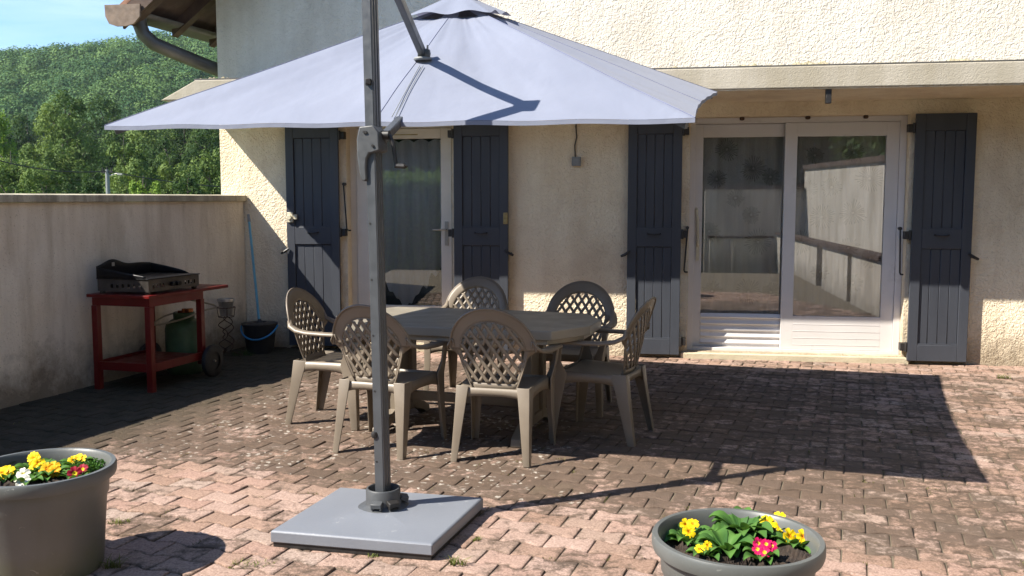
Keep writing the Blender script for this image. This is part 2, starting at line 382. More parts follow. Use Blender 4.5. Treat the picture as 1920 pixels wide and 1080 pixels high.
va = M.n('VectorMath', operation='MULTIPLY_ADD'); M.l(wp_.outputs['Color'], va.inputs[0]); va.inputs[1].default_value = (.05, .05, .05); M.l(M.co(), va.inputs[2]); M.l(va.outputs[0], vo.inputs['Vector']); vo.inputs['Randomness'].default_value = 1
lic = M.ramp(M.math('ADD', vo.outputs['Distance'], M.math('MULTIPLY', M.noise(60, 4), .3)), [(.42, 1), (.50, 0)])
lc = M.n('Attribute', attribute_name='lichen'); licz = M.ramp(M.math('ADD', lc.outputs['Fac'], M.math('MULTIPLY', M.math('SUBTRACT', M.noise(2.6, 7, .75), .5), 3.0)), [(.80, 0), (1.02, 1)])
cellr = M.n('SeparateColor'); M.l(vo.outputs['Color'], cellr.inputs[0])
col = M.mix(M.math('MULTIPLY', M.math('MULTIPLY', lic, licz), M.ramp(cellr.outputs[0], [(.35, 0), (.6, .7)])), col, (.46, .42, .36))
mo = M.n('Attribute', attribute_name='moss'); col = M.mix(M.math('MULTIPLY', mo.outputs['Fac'], M.ramp(M.noise(7, 7, .75), [(.30, .45), (.62, 1)])), col, (.022, .024, .013)); M.base(col); M.setp(Roughness=.9, Specular_IOR_Level=.2); M.bump(M.math('ADD', M.noise(110, 5, .75), M.noise(28, 4, .6)), .006, 1); m_paver = M.m  # near-black moss tint by the low wall also paints in its shade
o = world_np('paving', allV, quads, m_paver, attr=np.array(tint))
a = o.data.attributes.new('lichen', 'FLOAT', 'POINT'); a.data.foreach_set('value', np.array(lich, dtype=np.float32))
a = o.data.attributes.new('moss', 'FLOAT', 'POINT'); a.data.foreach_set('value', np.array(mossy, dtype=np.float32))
a = o.data.attributes.new('edge', 'FLOAT', 'POINT'); a.data.foreach_set('value', np.tile(np.repeat([0, .75, 1, 1, 1], 18), len(rows)).astype(np.float32))
a = o.data.attributes.new('dirt_shade', 'FLOAT', 'POINT'); a.data.foreach_set('value', np.array(dirt_shade, dtype=np.float32))
tag(o, kind='structure')
# moss and dry grass that fills the joints
Vm, Tm = [], []; gm = np.random.default_rng(21)
for a, b, x, y, r in rows:
    wet = .5+.5*noise.noise(Vector((x*1.1, y*1.1, 5)))*2
    if y > 6.2 or gm.random() > .16+.34*max(0, wet-.4): continue
    q0 = gm.random(); al = (gm.random()-.5)*PL
    px_, py_ = (x+ax[0]*al+bx_[0]*PH/2, y+ax[1]*al+bx_[1]*PH/2) if q0 < .6 else (x+ax[0]*PL/2+bx_[0]*(gm.random()-.5)*PH*.8, y+ax[1]*PL/2+bx_[1]*(gm.random()-.5)*PH*.8)
    for k in range(int(6+gm.random()*16)):
        o_ = (gm.random()-.5)*.07; d_ = ax if q0 < .6 else bx_; p = np.array([px_+d_[0]*o_, py_+d_[1]*o_, -.006]); t = gm.random()*6.28; L = .004+.012*gm.random()**2
        e1_ = np.array([cos(t), sin(t), 0])*.0022; e2_ = np.array([gm.normal()*.6, gm.normal()*.6, 1])*L
        Vm += [p-e1_, p+e1_, p+e1_*.6+e2_, p-e1_*.6+e2_]; Tm += [gm.random()]*4
o = world_np('moss', np.array(Vm), np.arange(len(Vm)).reshape(-1, 4), m_moss, None, np.array(Tm)); tag(o, 'moss and dry grass in the paving joints', 'moss', kind='stuff')

# ------------------------------------------------------------ house
house = empty('house', HOUSE, HA, 'cream stucco house with sliding glass door, glazed door and four dark shutters', 'house')
def wall_cells(us, zs, holes, v0, v1):
    mb = MB()
    for i in range(len(us)-1):
        for j in range(len(zs)-1):
            if (i, j) in holes: continue
            mb.box(us[i], us[i+1], v0, v1, zs[j], zs[j+1])
    return mb
wall_cells([-.25, 1.09, 2.17, 4.46, 6.41, 11], [-1.3, .06, 2.27, 2.46], {(1, 1), (3, 1)}, 0, .3).build('wall', m_wall, house, smooth=0)
# return wall, running back parallel with the low wall
e = (.1446, .9898)
mb = MB(); mb.prism([(-.25, .3), (-.25+e[0]*6, .3+e[1]*6), (.05+e[0]*6, .3+e[1]*6), (.05, .3)], -1.3, 3.5); mb.build('side_wall', m_wall, house, smooth=0)
mb = MB()  # upper wall, gable following the roof
P = [(-.25, 2.46), (11, 2.46), (11, 8.5), (7, 9.4), (-.25, 3.62)]
mb.add([(u, 0, z) for u, z in P]+[(u, .3, z) for u, z in P], [(0, 1, 2, 3, 4), (9, 8, 7, 6, 5)]+[(i, 5+i, 5+(i+1) % 5, (i+1) % 5) for i in range(5)])
mb.build('upper_wall', m_wall_up, house, smooth=0)
# concrete awning slab with slanted end
mb = MB()
poly = [(-.36, 2.41), (11, 2.41), (11, 2.585), (-.015, 2.585), (-.03, 2.575)]
n = len(poly); mb.add([(u, -.92, z) for u, z in poly]+[(u, -.002, z) for u, z in poly], [tuple(range(n)), tuple(range(2*n-1, n-1, -1))]+[(i, n+i, n+(i+1) % n, (i+1) % n) for i in range(n)])
mb.build('awning_slab', m_conc, house, bevel=.008, smooth=0)
mb = MB().box(-.03, 11, -.905, -.01, 2.586, 2.60); mb.build('awning_flashing', m_zinc, house, smooth=0)
mb = MB()
def deb(i, j):
    u = -.03+i*9.5; v = -.86+j*.16
    h = (.012+.026*max(0, sin(u*3.1)*sin(u*7.7+1)+.25*sin(u*31)+.35*sin(u*57+2)))*(sin(pi*j)**.6 if 0 < j < 1 else 0)
    h *= .4+.6*(sin(u*1.3+.7)*.5+.5)
    return (u, v+.006*sin(u*90), 2.602+h*(.7+.5*sin(u*143+j*9)))
mb.grid(deb, 900, 6); tag(mb.build('moss_debris', m_rubble, house), kind='stuff')
MB().box(-.30, 11, -.905, -.003, 2.40, 2.409).build('awning_bounce_board', m_wall, house, smooth=0)  # added pale board; its colour imitates bounced light under the slab
MB().box(5.52, 5.565, -.89, -.84, 2.285, 2.399).build('awning_bracket', m_black, house, bevel=.004)
# thresholds
MB().box(4.40, 6.46, -.06, .12, -.01, .055).build('threshold', m_sill, house, bevel=.008)
MB().box(1.03, 2.22, -.05, .12, -.01, .055).build('threshold', m_sill, house, bevel=.008)
# glazed door
def frame(mb, u0, u1, z0, z1, v0, v1, l, r, b, t):
    mb.box(u0, u0+l, v0, v1, z0, z1); mb.box(u1-r, u1, v0, v1, z0, z1)
    mb.box(u0+l, u1-r, v0, v1, z0, z0+b); mb.box(u0+l, u1-r, v0, v1, z1-t, z1); return mb
mb = MB(); frame(mb, 1.085, 2.175, .058, 2.275, .12, .19, .07, .03, .03, .06)
door = mb.build('door', m_pvc_old, house, bevel=.004)
mb = MB(); frame(mb, 1.158, 2.142, .10, 2.21, .10, .165, .13, .11, .34, .10); mb.build('door_sash', m_pvc_old, door, bevel=.005)
MB().box(1.288, 2.032, .125, .131, .44, 2.11).build('glass', m_glass, door, smooth=0)
MB().box(1.42, 1.80, .094, .099, 2.145, 2.155).build('trickle_vent', m_brass, door)
mb = MB(); mb.box(2.072, 2.108, .088, .099, 1.05, 1.29); mb.tube([(2.09, .09, 1.21), (2.09, .045, 1.21), (2.075, .04, 1.21), (1.96, .04, 1.208)], .009, 8); mb.tube([(2.09, .088, 1.10), (2.09, .08, 1.10)], .012, 10)
mb.build('handle', m_alu, door, bevel=.002)
# room boxes: dark interior behind each opening
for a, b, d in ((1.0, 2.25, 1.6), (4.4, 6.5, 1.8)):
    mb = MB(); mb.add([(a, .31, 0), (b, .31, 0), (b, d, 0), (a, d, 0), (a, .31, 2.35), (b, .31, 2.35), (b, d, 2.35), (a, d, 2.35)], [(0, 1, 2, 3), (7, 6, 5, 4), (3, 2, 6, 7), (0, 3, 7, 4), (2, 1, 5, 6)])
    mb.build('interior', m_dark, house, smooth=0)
# sliding door
mb = MB(); frame(mb, 4.462, 6.408, .058, 2.268, .10, .24, .05, .06, .03, .05)
mb.box(4.52, 6.34, .098, .104, 2.225, 2.23)
sd = mb.build('sliding_door', m_pvc, house, bevel=.004)
mb = MB(); frame(mb, 4.513, 5.42, .09, 2.215, .185, .225, .075, .06, .315, .12)
for k in range(5):
    z = .115+k*.062; mb.hexa([(4.588, .178, z), (5.36, .178, z), (5.36, .19, z), (4.588, .19, z)], [(4.588, .168, z+.012), (5.36, .168, z+.012), (5.36, .19, z+.05), (4.588, .19, z+.05)])
fp = mb.build('fixed_panel', m_pvc, sd, bevel=.003)
MB().box(4.588, 5.36, .203, .209, .405, 2.095).build('glass', m_glass, sd, smooth=0)
mb = MB(); frame(mb, 5.335, 6.346, .09, 2.215, .115, .165, .11, .11, .315, .125)
for k in range(4): mb.box(5.445, 6.236, .1125, .1155, .13+k*.065, .134+k*.065)
mb.build('sliding_panel', m_pvc, sd, bevel=.004)
MB().box(5.445, 6.236, .137, .143, .405, 2.09).build('glass', m_glass, sd, smooth=0)
mb = MB(); mb.tube([(4.535, .18, 1.42), (4.535, .15, 1.40), (4.545, .14, 1.30), (4.55, .145, 1.08), (4.55, .18, 1.05)], .012, 8); mb.box(4.535, 4.565, .165, .184, .92, 1.10); mb.build('handle', m_ivory, sd)
for u in (4.93, 5.52, 6.03):
    MB().lathe([(.001, 0), (.02, 0), (.024, -.012), (.02, -.028), (.001, -.032)], 12, (u, .04, 2.268)).build('frame_peg', m_rust, house)
MB().tube([(1.72, .04, 2.268), (1.72, .04, 2.235)], .02, 10).build('frame_peg', m_rust, house)
# iron stay rods on the reveals
for u, z0, z1, uu in ((4.445, .82, 1.24, 4.43), (6.345, .82, 1.24, 6.365), (1.075, 1.20, 1.66, 1.11)):
    mb = MB(); mb.tube([(uu, -.035, z0), (uu-.01, -.04, z0+.02), (u, -.045, z1-.02), (u, -.03, z1)], .008, 6); mb.tube([(u, -.05, z1), (u, .0, z1)], .016, 8); mb.tube([(uu, -.02, z0), (uu+.025, -.02, z0)], .008, 6)
    mb.build('stay_rod', m_black, house)
# shutters
def shutter(u0, u1, hinge, z0=.035, z1=2.265):
    v0, v1 = -.085, -.052
    mb = MB(); s_ = .085
    mb.box(u0, u0+s_, v0, v1, z0, z1); mb.box(u1-s_, u1, v0, v1, z0, z1)
    for a, b in ((z0, z0+.15), (1.06, 1.235), (z1-.15, z1)): mb.box(u0+s_, u1-s_, v0+.0015, v1, a, b)
    s = mb.build('shutter', m_shut, house, bevel=.004)
    for a, b, nm in ((z0+.15, 1.06, 'lower_panel'), (1.235, z1-.15, 'upper_panel')):
        mb = MB(); n = 4; wd = (u1-u0-2*s_)/n
        for k in range(n): mb.box(u0+s_+k*wd+.0008, u0+s_+(k+1)*wd-.0008, v0+.016+.001*(k % 2), v1-.003, a, b)
        mb.build(nm, m_shut, s, bevel=.0045, segs=1)
        mb = MB(); mb.box(u0+s_, u1-s_, v0+.004, v0+.015, a, a+.012); mb.build('panel_bead', m_shut, s)
    hx = u1 if hinge > 0 else u0
    for z in (.16, 1.18, 2.14):
        mb = MB(); mb.box(min(hx-hinge*.01, hx+hinge*.06), max(hx-hinge*.01, hx+hinge*.06), -.075, -.003, z-.035, z+.035); mb.tube([(hx+hinge*.012, -.075, z-.045), (hx+hinge*.012, -.075, z+.045)], .013, 8)
        mb.build('hinge', m_black, s, bevel=.002)
    um = (u0+u1)/2
    mb = MB(); mb.tube([(um-.06, v0, 1.185), (um-.05, v0-.022, 1.18), (um, v0-.03, 1.175), (um+.05, v0-.022, 1.18), (um+.06, v0, 1.185)], .007, 6); mb.build('pull_handle', m_black, s)
    ox = u0 if hinge > 0 else u1
    mb = MB(); mb.tube([(ox-hinge*.02, .0, .985), (ox-hinge*.02, -.11, .985)], .009, 6); mb.tube([(ox-hinge*.055, -.10, .97), (ox-hinge*.02, -.115, .985), (ox+hinge*.025, -.10, 1.02)], [.012, .014, .01], 8)
    mb.build('stay_catch', m_black, s)
    return s
s1 = shutter(.485, 1.035, 1); s2 = shutter(2.205, 2.74, -1); s3 = shutter(3.885, 4.385, 1); s4 = shutter(6.435, 6.945, -1)
mb = MB(); mb.box(.50, .56, -.107, -.086, 1.28, 1.38); mb.tube([(.525, -.10, 1.33), (.525, -.125, 1.33)], .024, 14); mb.box(.565, .60, -.104, -.086, 1.31, 1.36); mb.build('lock', m_ivory, s1, bevel=.003)
MB().box(2.695, 2.738, -.098, -.0855, 1.27, 1.38).build('keeper', m_brass, s2, bevel=.003)
mb = MB(); mb.box(3.35, 3.435, -.045, 0, 1.825, 1.91); mb.box(3.365, 3.42, -.05, -.045, 1.84, 1.895); mb.build('junction_box', m_greybox, house, bevel=.005)
MB().tube([(3.38, -.012, 1.91), (3.375, -.012, 2.02), (3.392, -.012, 2.10), (3.385, -.012, 2.2), (3.39, -.012, 2.41)], .006, 6).build('cable', m_black, house)
# roof: sloping soffit boards, rafters, tiles, boxed gutter and its downpipe
RS = .80
def rf(s_, d, up=0):   # s_: along the slope from the eave (horizontal metres), d: depth along the side wall direction from the verge
    return (-.86+s_+e[0]*d, -.60+e[1]*d, 3.17+RS*s_+up)
def slab_(mb, s0, s1_, d0, d1, u0, u1): mb.hexa([rf(s0, d0, u0), rf(s1_, d0, u0), rf(s1_, d1, u0), rf(s0, d1, u0)], [rf(s0, d0, u1), rf(s1_, d0, u1), rf(s1_, d1, u1), rf(s0, d1, u1)])
mb = MB(); slab_(mb, 0, 8, 0, 7, .13, .16)
roof = mb.build('roof', m_wood, house, smooth=0)
mb = MB(); slab_(mb, -.05, 8, -.03, 7, .163, .22); mb.build('roof_tiles', m_tile, roof, smooth=0)
for k in range(9):
    d = .04+k*.62; mb = MB(); slab_(mb, .0, 3.0, d, d+.09, 0, .129); mb.build('rafter', m_wood, roof, smooth=0)
mb = MB(); slab_(mb, -.02, 8, -.03, -.002, -.03, .158); mb.build('verge_board', m_wood, roof, smooth=0)
mb = MB(); g = [(-.19, .0), (-.185, -.11), (-.15, -.18), (-.08, -.205), (.02, -.205), (.10, -.185), (.16, -.12)]
for k in range(len(g)-1):
    (a0, z0), (a1, z1) = g[k], g[k+1]; z0 *= .55; z1 *= .55
    P0 = [(-.885+a0, 3.36+z0), (-.885+a1, 3.36+z1)]
    mb.add([(P0[0][0], -.60, P0[0][1]), (P0[1][0], -.60, P0[1][1]), (P0[1][0]+e[0]*7, -.6+7*e[1], P0[1][1]), (P0[0][0]+e[0]*7, -.6+7*e[1], P0[0][1])], [(0, 1, 2, 3)])
gut = mb.build('gutter', m_zinc, roof, solid=.006)
mb = MB(); P = [(-.855+a*1.02, -.66, 3.345+z*.98) for a, z in g]+[(-.855+.17, -.66, 3.345)]
nn = len(P); mb.add(P+[(x, -.637, z) for x, _, z in P], [tuple(range(nn)), tuple(range(2*nn-1, nn-1, -1))]+[(i, nn+i, nn+(i+1) % nn, (i+1) % nn) for i in range(nn)])
mb.build('gutter_end', m_woodpale, gut)
dp = [at_d(x, y, d)-HOUSE for x, y, d in ((262, 30, 9.1), (262, 46, 9.1), (269, 64, 9.1), (288, 82, 9.13), (318, 95, 9.2), (362, 113, 9.4), (416, 134, 9.6))]
dp = [(q.dot(hu), q.dot(hv), q.z) for q in dp]
MB().tube(dp, .068, 14).build('downpipe', m_zinc, house, smooth=60)

# curtains hang inside: things of their own
def curt1(i, j):
    u = 1.27+i*.78; zb = .40+abs(i-.47)*1.0*(.9+.1*sin(i*40))-.02*sin(i*60); zt = 2.08+.03*abs(sin(i*pi*5))
    return (u, .185+.012*sin(i*28)+.006*sin(i*61+1), zb+(zt-zb)*j)
mb = MB().grid(curt1, 90, 14); c = mb.build('net_curtain', m_sheer, smooth=60); c.location = HOUSE; c.rotation_euler = (0, 0, HA)
tag(c, 'pale grey net curtain with pointed hem behind the glazed door', 'curtain')
def curt2(i, j): return (4.50+i*1.86, .245+.014*sin(i*44)+.006*sin(i*91), .12+j*2.08)
mb = MB().grid(curt2, 160, 2); c = mb.build('sheer_curtain', m_sheer2, smooth=60); c.location = HOUSE; c.rotation_euler = (0, 0, HA)
tag(c, 'brown grey sheer curtain printed with starbursts behind the sliding door', 'curtain')
mb = MB(); R = random.Random(3)
cs = [(4.80+R.random()*.04, 1.98), (5.06, 1.80), (4.72, 1.70), (5.22, 1.72), (5.05, 1.36), (4.9, 1.52), (5.12, 1.1), (5.04, .62), (4.7, .62), (5.25, .62), (5.62, 1.92), (5.97, 1.94), (5.55, 1.6), (5.78, 1.62), (5.70, 1.34), (5.98, 1.38), (6.12, 1.7), (5.95, 1.05), (5.7, .82), (6.0, .72), (5.52, 1.1), (6.15, .95), (4.66, 1.2)]
for cx, cz in cs:
    rr = .085+R.random()*.045
    for k in range(30):
        t = 2*pi*k/30+R.random()*.08; r1 = rr*(.75+.3*R.random()); dx, dz = cos(t), sin(t); wq = .0026
        mb.add([(cx+dx*.012-dz*wq*.4, .222, cz+dz*.012+dx*wq*.4), (cx+dx*.012+dz*wq*.4, .222, cz+dz*.012-dx*wq*.4), (cx+dx*r1+dz*wq, .222, cz+dz*r1-dx*wq), (cx+dx*r1-dz*wq, .222, cz+dz*r1+dx*wq)], [(0, 1, 2, 3)])
tag(mb.build('starburst_print', m_print, c, smooth=0), kind='stuff')

# ------------------------------------------------------------ low wall
lw = empty('garden_wall', HOUSE, 0, 'stained stucco wall with concrete coping left of the patio', 'wall')
pl = Vector((-LW.y, LW.x, 0))
def lwp(t, s_, z): q = LW*-t+pl*s_; return (q.x, q.y, z)
mb = MB(); mb.hexa([lwp(.02, 0, -1.3), lwp(7.8, 0, -1.3), lwp(7.8, .25, -1.3), lwp(.02, .25, -1.3)], [lwp(.02, 0, 1.49), lwp(7.8, 0, 1.43), lwp(7.8, .25, 1.43), lwp(.02, .25, 1.49)])
mb.build('wall', m_low, lw, smooth=0)
mb = MB(); mb.hexa([lwp(.004, -.035, 1.492), lwp(7.8, -.035, 1.432), lwp(7.8, .30, 1.432), lwp(.004, .30, 1.492)], [lwp(.004, -.035, 1.55), lwp(7.8, -.035, 1.488), lwp(7.8, .30, 1.50), lwp(.004, .30, 1.56)])
mb.build('coping', m_cap, lw, bevel=.006, smooth=0)

# garden walls on the right, seen mirrored in the sliding door
gw = empty('garden_wall', hw(7.75, 0), HA, 'tall pale garden wall closing the right side of the patio', 'wall')
mb = MB(); mb.hexa([(0, -15, -1.3), (.25, -15, -1.3), (.25, -4.2, -1.3), (0, -4.2, -1.3)], [(0, -15, 2.35), (.25, -15, 2.35), (.25, -4.2, 2.1), (0, -4.2, 2.1)]); mb.build('wall', m_garden, gw, smooth=0)
mb = MB(); mb.hexa([(-.05, -15, 2.35), (.3, -15, 2.35), (.3, -4.2, 2.1), (-.05, -4.2, 2.1)], [(-.05, -15, 2.45), (.3, -15, 2.45), (.3, -4.2, 2.2), (-.05, -4.2, 2.2)]); mb.build('coping', m_wood, gw, smooth=0)
MB().box(-2.45, -.002, -15, -14.75, -1.3, 1.86).build('end_wall', m_garden, gw, smooth=0)
MB().box(-2.5, -.06, -15.05, -14.7, 1.862, 1.95).build('end_coping', m_wood, gw, smooth=0)
gp = empty('parapet', hw(7.0, 0), HA, 'low white parapet with dark rail along the right garden wall', 'wall')
for y0, y1 in ((-14, -8.2), (-7.6, -5.4), (-5.1, -3.2)):
    MB().box(0, .15, y0, y1, -1.2, .74).build('parapet_wall', m_garden, gp, smooth=0)
for a, b in ((-1.6, -1.25), (-1.05, -.3)): MB().box(a, b, -14.15, -14, -1.2, .64).build('parapet_wall', m_garden, gp, smooth=0)
MB().box(-1.65, -.06, -14.2, -13.95, .642, .70).build('rail', m_wood, gp, smooth=0)
MB().box(-.05, .2, -14, -3.2, .742, .80).build('rail', m_wood, gp, smooth=0)

# ------------------------------------------------------------ parasol
FR = Vector((.796, 4.04, 1.827)); BR = Vector((1.53, 6.94, 2.293)); FL = Vector((-2.135, 4.86, 1.864)); BL = FL+BR-FR
AP = at_d(862, 4, 5.80)
para = empty('parasol', (-.585, 4.07, 0), 0, 'lavender grey cantilever parasol with dark mast on square weighted base', 'parasol')
PO = Vector(para.location)
def edge(t):   # t 0..4 round the rim
    k = int(t) % 4; f = t-int(t); c = [FL, FR, BR, BL, FL]
    p = c[k].lerp(c[k+1], f)
    cen = (FL+FR+BR+BL)/4
    ins = .05*sin(pi*f)**1 if k == 1 else .02*sin(pi*f)
    return p+(cen-p)*ins*.6
def can(i, j):
    t = i*4; r = .085+.915*j; E = edge(t); f = t % 1
    p = AP+(E-AP)*r
    val = sin(2*pi*f)**2
    p = p+Vector((0, 0, -.034*val*sin(pi*r)-.05*(r**6)*0+.012*sin(23*i*6.28+r*9)*.25*r))
    # folds fanning out from the corners and hanging slightly between ribs
    nz = noise.noise(Vector((t*9, r*1.6, 3)))*.014*(.35+r)+noise.noise(Vector((t*26, r*4+t*5, 8)))*.0045
    p.z += nz*min(1, (1-r)*6)*(.35+.65*min(1, 8*min(f, 1-f)))
    return p-PO
mb = MB().grid(can, 288, 40); canopy = mb.build('canopy', m_canopy, para, smooth=50)
mb = MB().grid(lambda i, j: Vector(can(i, 1))+Vector((0, 0, -.001-.02*j)), 192, 1); mb.build('hem', m_canopy, canopy, smooth=50)
for k in range(8):
    MB().tube([Vector(can(k/8, j))+Vector((0, 0, .0005)) for j in np.linspace(.08, 1, 24)], .0028, 5).build('seam', m_seam, canopy)
mb = MB()
def cap(i, j):
    E = edge(i*4); f = (i*4) % 1; r = .175*j
    p = AP+(E-AP)*r+Vector((0, 0, .062-.034*j+.02*sin(pi*f*2)**2*j*j))
    return p-PO
mb.grid(cap, 96, 6); mb.build('vent_cap', m_canopy, para, smooth=60)
mb = MB().grid(lambda i, j: AP+(edge(i*4)-AP)*(.02+.13*j)-Vector((0, 0, .005))-PO, 48, 2); mb.build('vent_mesh', m_black, para)
MB().lathe([(.001, .17), (.018, .165), (.024, .13), (.05, .10), (.06, .06)], 14, AP-PO-Vector((0, 0, .02))).build('finial', m_canopy, para)
for k in range(8):
    E = edge(k/2); a = AP-Vector((0, 0, .09)); b = AP.lerp(E, .985)-Vector((0, 0, .05))
    rb = MB().bar(a-PO, b.lerp(a, .01)-PO, .018, .028); rb = rb.build('rib', m_pole, para)
    MB().bar(AP-Vector((0, 0, .42))-PO, a.lerp(b, .45)-Vector((0, 0, .02))-PO, .014, .02).build('strut', m_pole, rb)
MB().tube([AP-Vector((0, 0, .02))-PO, AP-Vector((0, 0, .46))-PO], .028, 12).build('hub', m_pole, para)
PB = Vector((-.585, 4.073, .10)); q = at_d(693.5, 0, 4.14); PT = PB+(q-PB)*((2.69-.10)/(q.z-.10))
PR = radians(-14.7)
def section_bar(mb, a, b, w_, h_, rz):
    a = Vector(a); b = Vector(b); r = Vector((cos(rz), sin(rz), 0)); d = (b-a).normalized(); q = d.cross(r).normalized(); r = q.cross(d)
    # grooved extrusion profile
    w2, h2 = w_/2, h_/2
    pr = [(-w2, -h2), (w2-.006, -h2), (w2-.004, -h2+.003), (w2-.001, -h2+.003), (w2, -h2+.006), (w2, -.022), (w2-.005, -.019), (w2-.005, -.009), (w2, -.006), (w2, .006), (w2-.005, .009), (w2-.005, .019), (w2, .022), (w2, h2), (-w2, h2)]
    n = len(pr); mb.add([a+r*x+q*y for x, y in pr]+[b+r*x+q*y for x, y in pr], [tuple(range(n-1, -1, -1)), tuple(range(n, 2*n))]+[(i, (i+1) % n, n+(i+1) % n, n+i) for i in range(n)])
mb = MB(); section_bar(mb, PB-PO, PT-PO, .045, .075, PR); mast = mb.build('mast', m_pole, para, smooth=0)
fr_ = Vector((sin(PR), -cos(PR), 0)); rr_ = Vector((cos(PR), sin(PR), 0))
for z in (.30, .62, .87, 1.12, 1.37, 1.98):
    p = PB.lerp(PT, (z-.1)/2.59)+fr_*.0385-rr_*.012-PO
    MB().tube([p-fr_*.004, p+fr_*.0006], .0045, 10).build('hole', m_black, mast)
p = PB.lerp(PT, .73)+fr_*.04-PO; MB().box(p.x-.012, p.x+.012, p.y-.012, p.y+.004, p.z-.012, p.z+.012).build('stop_block', m_black, mast, bevel=.002)
p = PB.lerp(PT, .125)+fr_*.035-rr_*.02-PO; mb = MB(); mb.lathe([(.001, .012), (.012, .011), (.016, 0), (.012, -.016), (.001, -.02)], 14, p); mb.tube([p, p-fr_*.05], .009, 8); mb.build('knob', m_black, mast)
# linkage
PLn = (FL-FR).cross(AP-FR).normalized(); rj = ray(793, 112); J = C+rj*((FR-C).dot(PLn)/rj.dot(PLn)); J = J+Vector((0, -.01, .03))
a_top = PT+Vector((0, 0, -.02))
MB().bar(a_top-PO, J-PO, .035, .05).build('arm', m_pole, para, bevel=.005)
MB().bar(PT-PO+fr_*.05+Vector((0, 0, -.06)), PT-PO-fr_*.06+Vector((0, 0, .01)), .06, .11).build('top_joint', m_pole2, para, bevel=.012)
sl_ = at_d(716, 262, 4.12)
MB().bar(sl_-PO, J-PO+Vector((.01, .12, -.19)), .035, .04).build('strut_arm', m_pole, para, bevel=.004)
jp = J-PO
mb = MB(); mb.lathe([(.001, .022), (.03, .022), (.034, .0), (.03, -.02), (.001, -.022)], 18, jp+Vector((.01, 0, .0))); mb.box(jp.x-.026, jp.x-.018, jp.y-.02, jp.y+.03, jp.z-.02, jp.z+.045); mb.box(jp.x+.022, jp.x+.030, jp.y-.02, jp.y+.03, jp.z-.02, jp.z+.045); mb.build('arm_joint', m_pole, para, bevel=.003)
MB().lathe([(.001, .0), (.047, 0), (.05, -.008), (.047, -.014), (.001, -.014)], 22, jp+Vector((.0, -.005, -.022))).build('joint_washer', m_greybox, para)
for dx in (-.012, .014):
    P = []
    for s_ in np.linspace(0, 1, 9):
        x, y = 790+dx*250+(738-790)*s_, 125+(221-125)*s_; r = ray(x, y); P.append(C+r*((FR-C).dot(PLn)/r.dot(PLn))+Vector((0, -.006, .004))-PO)
    MB().tube(P, .0022, 5).build('lacing', m_greybox, para)
# crank housing with grip, handle
hb = PB.lerp(PT, (1.74-.1)/2.59)-PO
def loc2(x, y, z): return hb+rr_*x+fr_*y+Vector((0, 0, z))
mb = MB()
prof = [(-.045, .055), (.02, .06), (.045, .03), (.05, -.05), (.015, -.06), (.0, -.062), (-.012, -.085), (-.016, -.12), (-.012, -.175), (-.022, -.185), (-.035, -.182), (-.047, -.15), (-.056, -.08), (-.058, 0)]
n = len(prof); mb.add([loc2(x, -.045, z) for x, z in prof]+[loc2(x, .056, z) for x, z in prof], [tuple(range(n)), tuple(range(2*n-1, n-1, -1))]+[(i, n+i, n+(i+1) % n, (i+1) % n) for i in range(n)])
hs = mb.build('crank_housing', m_pole2, para, bevel=.006, segs=3)
for x, z in ((-.012, .03), (.02, -.03), (-.02, -.06+.09)): MB().tube([loc2(x, .052, z), loc2(x, .062, z)], .006, 10).build('screw', m_black, hs)
mb = MB(); mb.tube([loc2(.045, 0, .02), loc2(.08, 0, .015), loc2(.092, 0, -.02), loc2(.105, 0, -.115)], .009, 8); mb.tube([loc2(.10, 0, -.115), loc2(.145, 0, -.118), loc2(.15, 0, -.112)], [.011, .012, .014], 10); mb.tube([loc2(.04, 0, .02), loc2(.075, 0, .02)], .02, 12); mb.build('crank_handle', m_black, hs)
# weighted base: shallow pyramid slab, collar
q = [Vector((-1.028, 3.79, 0)), Vector((-.325, 3.635, 0)), Vector((-.135, 4.235, 0)), Vector((-.845, 4.395, 0))]
cc = sum(q, Vector())/4
mb = MB(); lv = [(1.0, .022), (1.0, .066), (.985, .074), (.6, .080), (.22, .091)]
vs = []
for s_, z in lv: vs += [cc+(p-cc)*s_+Vector((0, 0, z))-PO for p in q]
fs = [(3, 2, 1, 0)]+[(4*k+i, 4*k+(i+1) % 4, 4*k+4+(i+1) % 4, 4*k+4+i) for k in range(len(lv)-1) for i in range(4)]+[tuple(4*(len(lv)-1)+i for i in range(4))]
mb.add(vs, fs); mb.build('base_slab', m_base, para, bevel=.005, smooth=4)
mb = MB(); vs = []
for s_, z in ((.975, 0), (.975, .0215)): vs += [cc+(p-cc)*s_+Vector((0, 0, z))-PO for p in q]
mb.add(vs, [(3, 2, 1, 0), (4, 5, 6, 7)]+[(i, (i+1) % 4, 4+(i+1) % 4, 4+i) for i in range(4)]); mb.build('base_foot', m_black, para, smooth=0)
mb = MB().lathe([(.13, .078), (.10, .097), (.082, .105), (.078, .12), (.078, .168), (.074, .174), (.068, .174), (.064, .165), (.062, .11), (.0, .11)], 40, (0, 0, 0))
col_ = mb.build('collar', m_pole2, para, smooth=40)
for ang in (-100, -55, 15):
    a = radians(ang); d = Vector((cos(a), sin(a), 0)); s_ = Vector((-sin(a), cos(a), 0))
    mb = MB(); mb.bar(d*.076+Vector((0, 0, .125)), d*.112+Vector((0, 0, .118)), .05, .022); mb.bar(d*.10-s_*.02+Vector((0, 0, .10)), d*.104-s_*.02+Vector((0, 0, .118)), .01, .014); mb.bar(d*.10+s_*.02+Vector((0, 0, .10)), d*.104+s_*.02+Vector((0, 0, .118)), .01, .014)
    mb.build('clamp', m_black if ang == -55 else m_pole2, col_, bevel=.003)

